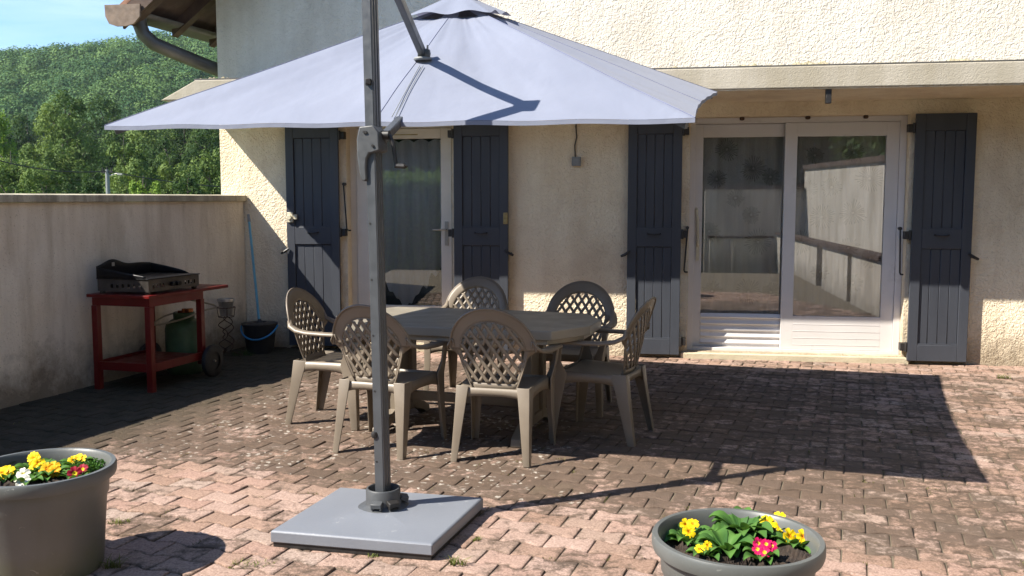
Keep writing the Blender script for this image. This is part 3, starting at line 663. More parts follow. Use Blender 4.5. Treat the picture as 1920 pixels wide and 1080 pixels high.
# ------------------------------------------------------------ table
tb = empty('garden_table', (-.298, 5.929, 0), radians(-17.6), 'taupe plastic octagonal garden table between the six lattice chairs', 'table')
def oc(s_=1, d=0):
    h = [(.86, -.16), (.70, -.46), (.35, -.50), (-.35, -.50), (-.70, -.46), (-.86, -.16), (-.86, .16), (-.70, .46), (-.35, .50), (.35, .50), (.70, .46), (.86, .16)]
    return [(x*s_, y*s_) for x, y in h]
mb = MB().prism(oc(), .665, .722); mb.build('tabletop', m_table, tb, bevel=.007, segs=3, smooth=20)
MB().prism(oc(.955), .635, .664).build('apron', m_table, tb, bevel=.004, smooth=20)
for sx in (-.46, .46):
    mb = MB(); mb.box(sx-.035, sx+.035, -.17, -.09, .08, .634); mb.box(sx-.035, sx+.035, .09, .17, .08, .634); mb.box(sx-.012, sx+.012, -.09, .09, .12, .634)
    lg = mb.build('leg', m_chair, tb, bevel=.006)
    P = [(-.40, 0), (-.39, .045), (-.30, .085), (-.15, .13), (.15, .13), (.30, .085), (.39, .045), (.40, 0), (.33, 0), (.28, .03), (.14, .07), (-.14, .07), (-.28, .03), (-.33, 0)]
    n = len(P); mb = MB(); mb.add([(sx-.032, y, z) for y, z in P]+[(sx+.032, y, z) for y, z in P], [tuple(range(n)), tuple(range(2*n-1, n-1, -1))]+[(i, n+i, n+(i+1) % n, (i+1) % n) for i in range(n)]); mb.build('foot', m_chair, lg, bevel=.004)
MB().box(-.425, .425, -.02, .02, .16, .22).build('stretcher', m_chair, tb, bevel=.004)

# ------------------------------------------------------------ chairs
def make_chair(label):
    t = empty('garden_chair', (0, 0, 0), 0, label, 'chair', 'lattice backed plastic chairs around the table')
    def B(s_, z, o=0): return Vector((s_, -.185-(z-.42)*.25+.85*s_*s_+o, z))
    def wi(z):
        if z >= .64: return .185*sqrt(max(0, 1-((z-.64)/.165)**2))
        k = (.64-z)/.2; return .185-.062*k**1.3
    mb = MB()
    N = 48
    for k in range(N):   # broad rounded top band
        a0, a1 = pi*k/N, pi*(k+1)/N
        def pt(a, m): ro, zo = .252, .245; ri, zi = .185, .165; return B((ri+(ro-ri)*m)*cos(a), .64+(zi+(zo-zi)*m)*sin(a), .012*sin(pi*m)*0-.016*m*m)
        for m in range(4): mb.add([pt(a0, m/4), pt(a0, (m+1)/4), pt(a1, (m+1)/4), pt(a1, m/4)], [(0, 1, 2, 3)])
    for sg in (-1, 1):
        def fl(z): # outer flange below the widest point
            return wi(z)+.018+(.049)*max(0, (z-.585)/.055)**1.5
        zz = np.linspace(.64, .44, 17)
        for a, b in zip(zz[:-1], zz[1:]):
            mb.add([B(sg*wi(a), a), B(sg*fl(a), a, -.016 if a > .63 else -.006), B(sg*fl(b), b, -.006), B(sg*wi(b), b)], [(0, 1, 2, 3)])
    mb.grid(lambda i, j: B((i*2-1)*(.141+.0*j), .445-.075*j, .01*j), 8, 3)
    # lattice of crossing straps clipped to the opening
    def inside(s_, z): return .443 < z < .805 and abs(s_) < wi(z)+.002
    sl = 1.5; wd = .0102
    for sg in (-1, 1):
        for k in range(-14, 15):
            c0 = k*.058+.029; n = 90; seg = None
            pts = [((.36*(i/n)*0+(-.3+.6*i/n)/1.0), 0) for i in range(n+1)]
            run = []
            for i in range(n+1):
                z = .43+.39*i/n; s_ = c0+sg*(z-.62)/sl
                if inside(s_, z): run.append((s_, z))
                elif len(run) > 1: break
                else: run = []
            if len(run) > 2:
                L = []
                for s_, z in run[::3]+[run[-1]]:
                    dx = wd*1.12; L.append((B(s_-dx, z, .0025*sg), B(s_+dx, z, .0025*sg)))
                for (a, b), (c, d) in zip(L[:-1], L[1:]): mb.add([a, b, d, c], [(0, 1, 2, 3)])
    bk = mb.build('backrest', m_chair, t, solid=.006, smooth=50)
    mb = MB(); P = [B(.252*cos(a), .64+.245*sin(a), -.018) for a in np.linspace(0, pi, 41)]
    mb.tube(P, .0065, 6); mb.tube([B(.188*cos(a), .64+.168*sin(a), -.003) for a in np.linspace(0, pi, 33)], .004, 5)
    for sg in (-1, 1): mb.tube([B(sg*(wi(z)+.018), z, -.006) for z in np.linspace(.61, .385, 10)], .0055, 6)
    mb.build('rim', m_chair, bk, smooth=60)
    # seat
    def st(i, j):
        x = (i*2-1)*(.205+.035*j); y = -.20+j*.44; ed = max(abs(i*2-1), 0)
        z = .418-.014*(1-(i*2-1)**2)+.012*j-(.02 if j > .93 else 0)*(j-.93)/.07
        if j > .9: x *= 1-.06*((j-.9)/.1)**2
        return (x, y, z)
    mb = MB().grid(st, 16, 18); mb.build('seat', m_chair, t, solid=.007, smooth=50)
    # aprons: arched skirt under the seat edges
    mb = MB()
    for sg in (-1, 1):
        def ap(i, j): y = -.21+.45*i; x = sg*(.207+.035*i); zb = .372-.05*abs(i*2-1)**3; return (x, y, .422+.01*i+(zb-.422-.01*i)*j)
        mb.grid(ap, 20, 2)
    mb.grid(lambda i, j: ((i*2-1)*.235, .243, .424+(.375-.04*abs(i*2-1)**4-.424)*j), 16, 2)
    mb.grid(lambda i, j: ((i*2-1)*.207, -.205, .42+(.375-.04*abs(i*2-1)**4-.42)*j), 16, 2)
    mb.build('seat_skirt', m_chair, t, solid=.005, smooth=50)
    for sg in (-1, 1):
        # front leg rises to the armrest
        mb = MB(); L = [(.62, .292, .222, .055, .03), (.50, .272, .232, .05, .03), (.42, .255, .243, .095, .05), (.25, .252, .252, .066, .045), (0, .262, .262, .040, .034)]
        for (z0, x0, y0, a0, b0), (z1, x1, y1, a1, b1) in zip(L[:-1], L[1:]):
            mb.add([(sg*x0, y0-a0, z0), (sg*x0, y0, z0), (sg*(x0-b0), y0, z0), (sg*x1, y1-a1, z1), (sg*x1, y1, z1), (sg*(x1-b1), y1, z1)], [(0, 1, 4, 3), (1, 2, 5, 4)])
        mb.build('leg', m_chair, t, solid=.008, smooth=25, bevel=.0025)
        mb = MB(); L = [(.43, .212, -.212, .095, .07), (.30, .216, -.228, .072, .058), (0, .228, -.275, .040, .034)]
        for (z0, x0, y0, a0, b0), (z1, x1, y1, a1, b1) in zip(L[:-1], L[1:]):
            mb.add([(sg*x0, y0+a0, z0), (sg*x0, y0, z0), (sg*(x0-b0), y0, z0), (sg*x1, y1+a1, z1), (sg*x1, y1, z1), (sg*(x1-b1), y1, z1)], [(0, 1, 4, 3), (1, 2, 5, 4)])
        mb.build('leg', m_chair, t, solid=.008, smooth=25, bevel=.0025)
        # armrest
        ctr = [B(sg*.236, .70, -.012), B(sg*.246, .665, -.012), Vector((sg*.258, -.155, .640)), Vector((sg*.272, -.08, .630)), Vector((sg*.286, .04, .628)), Vector((sg*.290, .15, .628)), Vector((sg*.286, .205, .622)), Vector((sg*.284, .228, .606))]
        ws = [.004, .020, .026, .026, .027, .028, .027, .022]; mb = MB()
        pr = [(-1, -.016), (-1, -.004), (-.7, .004), (0, .006), (.7, .004), (1, -.004), (1, -.016)]
        vs = []
        for i, c in enumerate(ctr):
            d = (ctr[min(i+1, 7)]-ctr[max(i-1, 0)]).normalized(); r = d.cross(Vector((0, 0, 1))) if abs(d.z) < .9 else Vector((1, 0, 0)); r = Vector((1, 0, 0)) if r.length < .2 else r.normalized(); q = r.cross(d).normalized()
            if q.z < 0 and abs(d.z) < .9: q = -q
            vs += [c+r*(a*ws[i])+q*b for a, b in pr]
        n = len(pr); mb.add(vs, [(i*n+k, i*n+k+1, (i+1)*n+k+1, (i+1)*n+k) for i in range(7) for k in range(n-1)])
        mb.build('armrest', m_chair, t, solid=.005, smooth=60)
    return t
# heading: direction the sitter faces, degrees clockwise from +Y; position: centre of the seat
def H(d): return radians(-d)
ch = make_chair('taupe lattice chair seen from behind just right of the parasol mast')
ch.location = (-.055, 5.305, 0); ch.rotation_euler = (0, 0, H(15))
dup(ch, (-.745, 5.47, 0), H(20), 'taupe lattice chair partly hidden behind the parasol mast')
dup(ch, (.575, 5.73, 0), H(-66), 'taupe lattice chair at the right end of the table, seen from its side')
dup(ch, (-1.18, 6.14, 0), H(106), 'taupe lattice chair nearest the bucket, at the left end of the table')
dup(ch, (-.34, 6.93, 0), H(196), 'far side chair half in sun, in front of the glazed door and its right shutter')
dup(ch, (.44, 6.50, 0), H(197), 'far side chair in shade, before the wall with the junction box')

# ------------------------------------------------------------ plancha trolley and what stands round it
TN = Vector((-2.77, 6.97, 0)); ta = math.atan2(.96, .28)
tr_ = empty('trolley', TN, ta, 'red painted wheeled trolley carrying the black griddle by the stained wall', 'trolley')
# local x along the long side (away), local y towards the wall
mb = MB(); mb.box(0, 1.05, 0, .58, .735, .76); mb.build('top', m_red, tr_, bevel=.003)
mb = MB(); mb.box(.03, .72, .025, .045, .67, .734); mb.box(.03, .72, .535, .555, .67, .734); mb.box(.03, .05, .045, .535, .67, .734); mb.box(.70, .72, .045, .535, .67, .734); mb.build('top_rail', m_red, tr_, bevel=.002)
for x, y in ((.025, .02), (.025, .51), (.675, .02), (.675, .51)):
    MB().box(x, x+.05, y, y+.05, 0 if x < .5 else .12, .6695).build('leg', m_red, tr_, bevel=.003)
mb = MB(); mb.box(.076, .674, .02, .04, .16, .225); mb.box(.076, .674, .54, .56, .16, .225); mb.box(.03, .05, .071, .509, .16, .225); mb.box(.05, .70, .041, .539, .19, .205); mb.build('lower_shelf', m_red, tr_, bevel=.002)
for y in (-.045, .575):
    mb = MB(); 
    P = [(.075, 0), (.12, 0), (.135, .008), (.138, .025), (.135, .042), (.12, .05), (.075, .05)]
    n = 40; vs = [(.76+r*cos(2*pi*k/n), y+z, .138+r*sin(2*pi*k/n)) for r, z in P for k in range(n)]
    mb.add(vs, [(i*n+k, i*n+(k+1) % n, (i+1)*n+(k+1) % n, (i+1)*n+k) for i in range(6) for k in range(n)])
    wl = mb.build('wheel', m_tyre, tr_)
    n = 30; mb = MB(); mb.tube([(.76, y+.012, .138), (.76, y+.038, .138)], .076, 30); mb.build('rim', m_tyre, wl)
    MB().tube([(.76, y-.004, .138), (.76, y+.054, .138)], .009, 10).build('axle_cap', m_alu, wl)
MB().tube([(.76, 0, .138), (.76, .58, .138)], .009, 8).build('axle', m_steel, tr_)
pg = empty('griddle', TN+Vector((0, 0, .7605)), ta, 'black gas griddle with slotted steel body on the red trolley', 'griddle')
x0, x1, y0, y1 = .06, .70, .05, .52
mb = MB()
def slotted(mb, a, b, n, skip, axis, c, d):
    # wall of a box built from strips so that the slots are real openings
    L = (b-a)/n
    def bx(u0, u1, z0, z1):
        if axis == 'x': mb.box(u0, u1, c, d, z0, z1)
        else: mb.box(c, d, u0, u1, z0, z1)
    bx(a, b, .02, .048); bx(a, b, .078, .115)
    for k in range(n):
        if k in skip: bx(a+k*L, a+(k+1)*L, .048, .078)
        else: bx(a+k*L, a+(k+.28)*L, .048, .078); bx(a+(k+.72)*L, a+(k+1)*L, .048, .078)
slotted(mb, x0, x1, 16, {0, 6, 7, 8, 9, 15, 5, 10}, 'x', y0, y0+.004)
slotted(mb, x0, x1, 16, {0, 15}, 'x', y1-.004, y1)
slotted(mb, y0+.004, y1-.004, 9, {0, 7, 8}, 'y', x0, x0+.004); slotted(mb, y0+.004, y1-.004, 9, {0, 8}, 'y', x1-.004, x1)
body = mb.build('body', m_steel, pg, smooth=0)
for x in (x0+.01, x1-.05):
    for y in (y0+.01, y1-.04): MB().box(x, x+.03, y, y+.03, 0, .0195).build('foot', m_steel, pg)
for x in (.335, .40, .345+.07): MB().tube([(x, y0, .065), (x, y0-.028, .065)], .018, 14).build('knob', m_enamel, pg)
MB().box(x0+.006, x1-.006, y0+.006, y1-.006, .10, .108).build('tray', m_enamel, pg)
MB().box(x0-.008, x1+.008, y0-.008, y1+.006, .1155, .124).build('plate', m_enamel, pg, bevel=.003)
mb = MB()   # raised guard on three sides, highest at the back corners
def gd_(i, j):
    if i < .3: t = i/.3; x = x0-.005; y = y0+.02+(y1-y0-.02)*t; h = .02+.065*t
    elif i < .8: t = (i-.3)/.5; x = x0-.005+(x1-x0+.01)*t; y = y1; h = .085+.055*math.exp(-((t-.27)/.2)**2)+.012*math.exp(-((t-.75)/.25)**2)
    else: t = (i-.8)/.2; x = x1+.005; y = y1-(y1-y0-.1)*t; h = .08*(1-t)**.7+.006
    return (x, y, .12+h*j)
mb.grid(gd_, 60, 3); mb.build('splash_guard', m_enamel, pg, solid=.005, smooth=50)
MB().box(.22, .25, y1-.009, y1-.0055, .205, .235).build('badge', m_alu, pg)
gb_p = TN+Vector((.28, .96, 0))*.87+Vector((-.96, .28, 0))*.33
gb = empty('gas_bottle', gb_p, 0, 'green gas bottle standing behind the red trolley', 'gas bottle')
mb = MB().lathe([(0, .0), (.13, .0), (.155, .03), (.16, .06), (.16, .38), (.15, .43), (.11, .465), (.045, .48), (.0, .48)], 36); mb.build('cylinder', m_bottle, gb, smooth=50)
mb = MB().lathe([(.085, .465), (.088, .52), (.083, .53)], 24); mb.build('collar', m_bottle, gb, solid=.004)
mb = MB(); mb.tube([(0, 0, .48), (0, 0, .56)], .018, 10); mb.tube([(-.05, 0, .53), (.05, 0, .53)], .014, 8); mb.tube([(.05, 0, .53), (.05, 0, .56)], .03, 12); mb.build('valve', m_copper, gb)
hp = [gb_p+Vector(q) for q in ((-.05, 0, .53), (-.14, -.10, .50), (-.20, -.16, .45), (-.16, -.18, .44), (-.02, -.16, .47), (.08, -.14, .50))]
e1 = TN+Vector((.28, .96, 0))*.71+Vector((-.96, .28, 0))*.38
hp += [gb_p+Vector((.16, .0, .54)), gb_p+Vector((.24, .08, .58)), TN+Vector((.28, .96, 0))*.86+Vector((-.96, .28, 0))*.615+Vector((0, 0, .70)), TN+Vector((.28, .96, 0))*.84+Vector((-.96, .28, 0))*.60+Vector((0, 0, .82)), TN+Vector((.28, .96, 0))*.78+Vector((-.96, .28, 0))*.5+Vector((0, 0, .85)), e1+Vector((0, 0, .83))]
def smoothpath(P, n=6):
    out = []; P = [P[0]]+P+[P[-1]]
    for i in range(1, len(P)-2):
        for k in range(n):
            t = k/n; a, b, c, d = P[i-1], P[i], P[i+1], P[i+2]
            out.append(.5*((2*b)+(-a+c)*t+(2*a-5*b+4*c-d)*t*t+(-a+3*b-3*c+d)*t**3))
    return out+[P[-2]]
mb = MB().tube(smoothpath(hp), .0075, 8); tag(mb.build('gas_hose', m_hose, smooth=60), 'pale gas hose looping from the green bottle to the griddle', 'hose')

ps = empty('plant_stand', (-2.76, 8.80, 0), 0, 'rusty twisted wire plant stand near the mop bucket', 'plant stand')
for k in range(3):
    P = []
    for t in np.linspace(0, 1, 40):
        r = .06+.035*t if t > .3 else .06; a = 2*pi*(t*1.15+k/3); r = .012+.062*abs(sin(pi*t*1.9+.3)); P.append((r*cos(a), r*sin(a), .05+t*.33))
    P = [(P[0][0]*3+.06*cos(2*pi*k/3), P[0][1]*3+.06*sin(2*pi*k/3), .0)]+P
    MB().tube(P, .005, 6).build('wire_leg', m_rust, ps)
for z, r in ((.38, .072), (.47, .085)):
    MB().tube([(r*cos(a), r*sin(a), z) for a in np.linspace(0, 2*pi, 29)], .004, 6).build('ring', m_rust, ps)
mb = MB()
for k in range(4): a = k*pi/2+.4; mb.tube([(.072*cos(a), .072*sin(a), .38), (.085*cos(a), .085*sin(a), .47)], .0035, 6)
mb.build('ring_stay', m_rust, ps)
mb = MB().lathe([(0, .39), (.05, .39), (.055, .40), (.074, .525), (.082, .53), (.082, .555), (.074, .555), (.062, .46), (0, .46)], 28, (-2.76, 8.80, 0))
o = mb.build('tin_pot', m_tin, smooth=50); tag(o, 'small tin flower pot held by the twisted wire stand', 'pot')
bk_ = empty('bucket', (-2.50, 9.02, 0), 0, 'black mop bucket with blue handle in the wall corner', 'bucket')
mb = MB().lathe([(0, .0), (.125, .0), (.13, .01), (.16, .26), (.175, .275), (.175, .29), (.155, .29), (.125, .02), (0, .02)], 40); mb.build('pail', m_bucket, bk_, smooth=50)
mb = MB().lathe([(.155, .285), (.12, .30), (.07, .30), (.055, .22), (.0, .20)], 32); mb.build('wringer', m_bucket, bk_, smooth=50)
P = [(.178*cos(a), .178*sin(a)-.02*sin(a)*0, .265-.12*abs(sin(a))**1.2) for a in np.linspace(pi, 2*pi, 25)]
MB().tube(P, .009, 8).build('handle', m_blue, bk_, smooth=60)
mp = empty('mop', (-2.50, 9.02, .30), 0, 'blue handled mop standing in the bucket, leaning in the corner', 'mop')
tp_ = at_d(466, 402, 9.22)-Vector((-2.50, 9.02, .30))
MB().tube([(0, 0, -.06), tp_*.97], .0125, 10).build('handle', m_bluegrey, mp, smooth=60)
MB().tube([tp_*.93, tp_], [.017, .015], 10).build('grip', m_greybox, mp)
MB().lathe([(.013, .03), (.028, .0), (.05, -.05), (.045, -.075)], 16).build('head', m_bucket, mp)

# ------------------------------------------------------------ flower tubs
def make_tub(loc, label, h=.42, R=.283, drop=0, swirl=False):
    t = empty('flower_tub', loc, 0, label, 'planter', 'round grey plastic flower tubs at the front')
    pr = [(0, .0), (R*.76, .0), (R*.78, .01), (R*.86, .29), (R*.885, .30), (R*.90, .365), (R*.985, .372), (R*1.0, .385), (R*1.0, .412), (R*.985, .42), (R*.93, .42), (R*.90, .41), (R*.88, .36), (R*.86, .3)]
    pr = [(r, max(0, z-drop)) for r, z in pr]; mb = MB().lathe(pr, 96); mb.build('tub', m_pot, t, smooth=45)
    if swirl:
        for k in range(3):
            P = []
            for q in np.linspace(0, 1, 40):
                a = radians(-165+q*150); z = .315-drop-.10*q**1.2-.03*k-.05*k*q; r = R*(.78+.08*z/.29)+.0015; P.append((r*cos(a), r*sin(a), z))
            MB().tube(P, [.001+.006*sin(pi*i/39) for i in range(40)], 6).build('moulded_rib', m_pot, t)
    rs = random.Random(5)
    def so_(i, j):
        a = 2*pi*i; r = R*.885*j
        return (r*cos(a), r*sin(a), .352-drop+.010*sin(a*5+j*9)*j+.008*sin(a*13+j*31)+.006*sin(a*29+j*57))
    mb = MB().grid(so_, 90, 26); mb.build('soil', m_soil, t, smooth=0)
    return t
def leafgeo(V, Fc, T, base, ang, L, W, rise, droop, tint, rs):
    n0 = len(V); nu, nv = 7, 4; d = Vector((cos(ang), sin(ang), 0)); s_ = Vector((-sin(ang), cos(ang), 0))
    for i in range(nu+1):
        u = i/nu; wd = W*(sin(pi*min(1, u*.92+.06))**.7)*(.25+.75*min(1, u*2.2)); c = Vector(base)+d*(L*u)+Vector((0, 0, rise*sin(u*pi*.62)-droop*u*u))
        for j in range(nv+1):
            v = j/nv*2-1
            V.append(tuple(c+s_*(wd*v/2*(1+.06*sin(u*26)))+Vector((0, 0, .18*wd*abs(v)**1.5+.0036*sin(u*38)*(1-abs(v)*.3)-.004*(1-abs(v)))))); T.append(min(1, max(0, tint+.5*(abs(v)<.2)-.1+.25*sin(u*38))))
    for i in range(nu):
        for j in range(nv): a = n0+i*(nv+1)+j; Fc.append((a, a+1, a+nv+2, a+nv+1))
def primrose(loc, label, cat, leaves, blooms, seed, size=.075, mat=None, group=None):
    rs = random.Random(seed); t = empty('primrose', loc, 0, label, cat, group or 'primroses planted in the tubs')
    V, Fc, T = [], [], []
    for k in range(leaves):
        a = k*2.4+rs.random()*.5; inner = k/leaves
        leafgeo(V, Fc, T, (.006*cos(a), .006*sin(a), 0), a, size*(.75+.5*rs.random()), size*(.58+.18*rs.random()), size*(.25+.38*inner), size*(.22-.15*inner), .2+.6*rs.random(), rs)
    if leaves:
        world_np('leaves', np.array(V), np.array(Fc), m_prim, t, np.array(T), True)
    for (x, y, z, r, mt, tx, ty) in blooms:
        V, Fc, T = [], [], []; n = len(V); V.append((0, 0, -.003)); T.append(0)
        Rm = Matrix.Rotation(tx, 3, 'X') @ Matrix.Rotation(ty, 3, 'Y'); NP = 50; rings = (.18, .5, .8, 1.0)
        for q in rings:
            for k in range(NP):
                a = 2*pi*k/NP; f = (a*5/(2*pi)) % 1; rr = r*q*(1-(.42*abs(2*f-1)**5+.07*math.exp(-((f-.5)/.09)**2))*(q**2))
                zz = .12*r*sin(q*2.4)+.06*r*cos(a*5)*q+.05*r*sin(a*3+seed)*q
                V.append((rr*cos(a), rr*sin(a), zz)); T.append(q*.9)
        V2 = [tuple(Rm @ Vector(p)+Vector((x, y, z))) for p in V]
        for k in range(NP): Fc.append((0, 1+k, 1+(k+1) % NP, 1+(k+1) % NP))
        F4 = [(1+i*NP+k, 1+(i+1)*NP+k, 1+(i+1)*NP+(k+1) % NP, 1+i*NP+(k+1) % NP) for i in range(3) for k in range(NP)]
        mb = MB(); mb.add(V2, [(0, 1+k, 1+(k+1) % NP) for k in range(NP)]+F4)
        o = mb.build('bloom', mt, t, smooth=60); at_ = o.data.attributes.new('tint', 'FLOAT', 'POINT'); at_.data.foreach_set('value', np.array(T, dtype=np.float32))
        MB().tube([(0, 0, .0), (x*.6, y*.6, z*.6), (x, y, z-.004)], .0018, 5).build('stem', m_prim, t)
    return t
TL = Vector((-1.875, 3.56, 0)); TRr = Vector((.725, 2.87, 0))
make_tub(TL, 'large grey flower tub at the left edge with white, red and yellow primroses')
make_tub(TRr, 'grey flower tub in the right foreground, cropped by the bottom edge', R=.272, drop=.028, swirl=True)
def on(px, py, z=.355): p = at_z(px, py, z); return (p.x, p.y, z)
def B_(l, mt, r=.02, seed=0):
    rs = random.Random(seed+11); out = []
    for (x, y, z) in l: out.append((x, y, z*.85, r*(.9+.25*rs.random()), mt, .55+rs.random()*.7, (rs.random()-.5)*.7))
    return out
# right tub
primrose(on(1292, 1017, .327), 'yellow primrose at the left rim of the right tub', 'flower', 14, B_([(-.005, -.02, .052), (.012, .0, .075), (-.01, .008, .068)], m_yel, .023, 1), 1, .07)
primrose(on(1325, 1042, .327), 'small primrose with one half open yellow bloom at the front left of the right tub', 'flower', 8, B_([(.0, -.01, .045), (-.025, -.01, .03)], m_yel, .016, 2), 2, .055)
primrose(on(1362, 1032, .327), 'dark green flowerless primrose left of the magenta blooms', 'plant', 20, [], 3, .08)
primrose(on(1390, 1002, .327), 'largest leafy green primrose without blooms at the back of the right tub', 'plant', 38, [], 4, .098)
primrose(on(1452, 1002, .327), 'yellow primrose with three blooms at the back right of the right tub', 'flower', 14, B_([(-.03, -.01, .055), (.012, -.02, .045), (.018, .01, .062)], m_yel, .026, 5), 5, .07)
primrose(on(1492, 1024, .327), 'yellow primrose with a side by side pair of blooms at the right rim', 'flower', 14, B_([(-.025, -.01, .045), (.018, -.015, .045)], m_yel, .026, 6), 6, .065)
primrose(on(1430, 1047, .327), 'magenta primrose with yellow eyes at the front of the right tub', 'flower', 12, B_([(-.02, -.01, .04), (.01, .0, .055), (.0, -.02, .032), (.028, .0, .048), (-.012, .012, .052)], m_mag, .019, 7), 7, .06)
# left tub
primrose(on(70, 888), 'yellow primrose cluster in the middle of the left tub', 'flower', 14, B_([(-.01, .0, .07), (.012, -.01, .055), (.0, -.02, .04), (-.02, .01, .08)], m_yel, .026, 8), 8, .075)
primrose(on(92, 895), 'orange yellow primrose beside the yellow cluster in the left tub', 'flower', 12, B_([(.0, -.01, .045), (.02, .0, .05), (.03, -.015, .035), (-.01, -.02, .03)], m_org, .024, 9), 9, .07)
primrose(on(52, 905), 'white primrose near the front rim of the left tub', 'flower', 10, B_([(-.01, -.01, .042), (-.004, -.03, .02)], m_wht, .030, 10), 10, .06)
primrose(on(146, 876), 'yellow primrose with ruffled bloom near the right rim of the left tub', 'flower', 14, B_([(.0, .0, .045), (.018, -.005, .04), (-.015, -.006, .036)], m_yel, .022, 11), 11, .06)
primrose(on(143, 898), 'dark red primrose with yellow eye by the front rim of the left tub', 'flower', 10, B_([(.0, -.01, .03), (.022, .012, .042)], m_redp, .026, 12), 12, .055)
primrose(on(8, 900), 'yellow primrose cut by the left edge of the photo', 'flower', 12, B_([(.0, -.01, .035), (.012, .005, .04)], m_yel, .026, 13), 13, .065)
primrose(on(-4, 885), 'red primrose at the extreme left of the left tub', 'flower', 10, B_([(.008, .0, .05), (-.01, .0, .04)], m_redp, .024, 14), 14, .06)
# ferny ground cover in the left tub
p = on(170, 880); V, Fc, T = [], [], []; R = random.Random(9)
for k in range(420):
    a = R.random()*6.28; r = R.random()**.5*.075; b = (r*cos(a)*.9, r*sin(a)*1.2, R.random()*.035)
    leafgeo(V, Fc, T, b, R.random()*6.28, .016+.012*R.random(), .006, .006*R.random(), 0, R.random()*.8, R)
t = empty('creeping_plant', p, 0, 'fine leaved green creeper by the right rim of the left tub', 'plant'); world_np('leaves', np.array(V), np.array(Fc), m_prim, t, np.array(T), True)

# weeds in the joints
def weed(px, py, label, n, ln, wide, seed, col=m_weed):
    R = random.Random(seed); V, Fc, T = [], [], []
    for k in range(n):
        a = R.random()*6.28; b = (R.uniform(-1, 1)*wide, R.uniform(-.4, .4)*wide, 0); L = ln*(.5+R.random()); d = Vector((cos(a), sin(a), 0)); s_ = Vector((-sin(a), cos(a), 0))*.0022
        n0 = len(V); P = [Vector(b), Vector(b)+d*L*.3+Vector((0, 0, L*.5)), Vector(b)+d*L*.8+Vector((0, 0, L*.7))]
        for i, q in enumerate(P): w_ = (1, .8, .15)[i]; V += [tuple(q-s_*w_), tuple(q+s_*w_)]; T += [R.random()]*2
        Fc += [(n0, n0+1, n0+3, n0+2), (n0+2, n0+3, n0+5, n0+4)]
    o = world_np('weed', np.array(V), np.array(Fc), col, None, np.array(T)); o.location = at_z(px, py, -.008)
    tag(o, label, 'weed', 'weeds growing in the paving joints')
weed(212, 1068, 'dry yellow grass tuft in front of the left tub', 60, .05, .03, 1)
weed(212, 985, 'thin grass growing beside the right side of the left tub', 70, .03, .07, 2)
weed(858, 1062, 'green weed in a joint in front of the parasol base', 50, .04, .03, 3)
weed(893, 1016, 'small weed right of the parasol base corner', 26, .025, .015, 4)
weed(470, 1064, 'mossy grass line left of the parasol base', 90, .022, .09, 5)
weed(1880, 712, 'little weed in the paving by the right edge of the photo', 60, .05, .05, 6)
weed(700, 1047, 'tiny grass blades under the front edge of the parasol base', 24, .022, .02, 7)
weed(455, 668, 'weeds at the foot of the low wall beside the bucket', 80, .07, .10, 8, m_leafB)

# ------------------------------------------------------------ trees
def leafquads(n, size, centre, rad, seed, clumps=40, flat=1.0, fill=.35):
    g = np.random.default_rng(seed)
    d = g.normal(size=(clumps, 3)); d /= np.linalg.norm(d, axis=1)[:, None]
    cc = d*(g.random((clumps, 1))**fill)*.82
    cr = .16+.16*g.random(clumps)
    idx = g.integers(0, clumps, n); q = g.normal(size=(n, 3)); q /= np.linalg.norm(q, axis=1)[:, None]
    q[:, 2] = np.abs(q[:, 2])*1.0-.25
    P = (cc[idx]+q*(cr[idx]*(.6+.4*g.random(n)))[:, None])*np.array(rad)+np.array(centre)
    nrm = q+g.normal(size=(n, 3))*.35; nrm /= np.linalg.norm(nrm, axis=1)[:, None]
    a = np.cross(nrm, g.normal(size=(n, 3))); a /= np.linalg.norm(a, axis=1)[:, None]; b = np.cross(nrm, a)
    s = size*(.6+.8*g.random(n))[:, None]
    V = np.stack([P-a*s*.5, P-b*s*.32, P+a*s*.5, P+b*s*.32], 1).reshape(-1, 3)
    T = np.repeat(np.clip(g.random(clumps)[idx]*.8+g.random(n)*.25, 0, 1), 4)
    return V, T
def tree(px, top, d, wpx, label, mt, seed, group, leaves=5200, size=None, low=.12, name='deciduous_tree', cat='tree'):
    P = at_d(px, top, d); hgt = P.z+1.3; rad = wpx/F_PX*d/2
    t = empty(name, (P.x, P.y, -1.3), 0, label, cat, group)
    cz = hgt*(.5+low/2); rz = hgt*(.5-low/2)*1.06
    size = size or max(.1, d*.0027); leaves = int(leaves*1.9)
    V, T = leafquads(leaves, size, (0, 0, cz), (rad*1.08, rad*1.08, rz), seed, 75)
    world_np('crown', V, np.arange(len(V)).reshape(-1, 4), mt, t, T)
    g = random.Random(seed); mb = MB(); r0 = max(.08, hgt*.014)
    pts = [(g.uniform(-.05, .05)*k*rad*.3, g.uniform(-.05, .05)*k*rad*.3, hgt*.92*k/6) for k in range(7)]
    mb.tube(pts, [r0*(1-.14*k) for k in range(7)], 8)
    for k in range(9):
        z = hgt*(.22+.07*k); a = g.random()*6.28; l = rad*(.8-.05*k); mb.tube([(0, 0, z), (cos(a)*l*.5, sin(a)*l*.5, z+l*.4), (cos(a)*l, sin(a)*l, z+l*1.0)], [r0*.45, r0*.3, r0*.1], 6)
    mb.build('trunk', m_bark, t)
    return t
G = 'trees beyond the low wall'
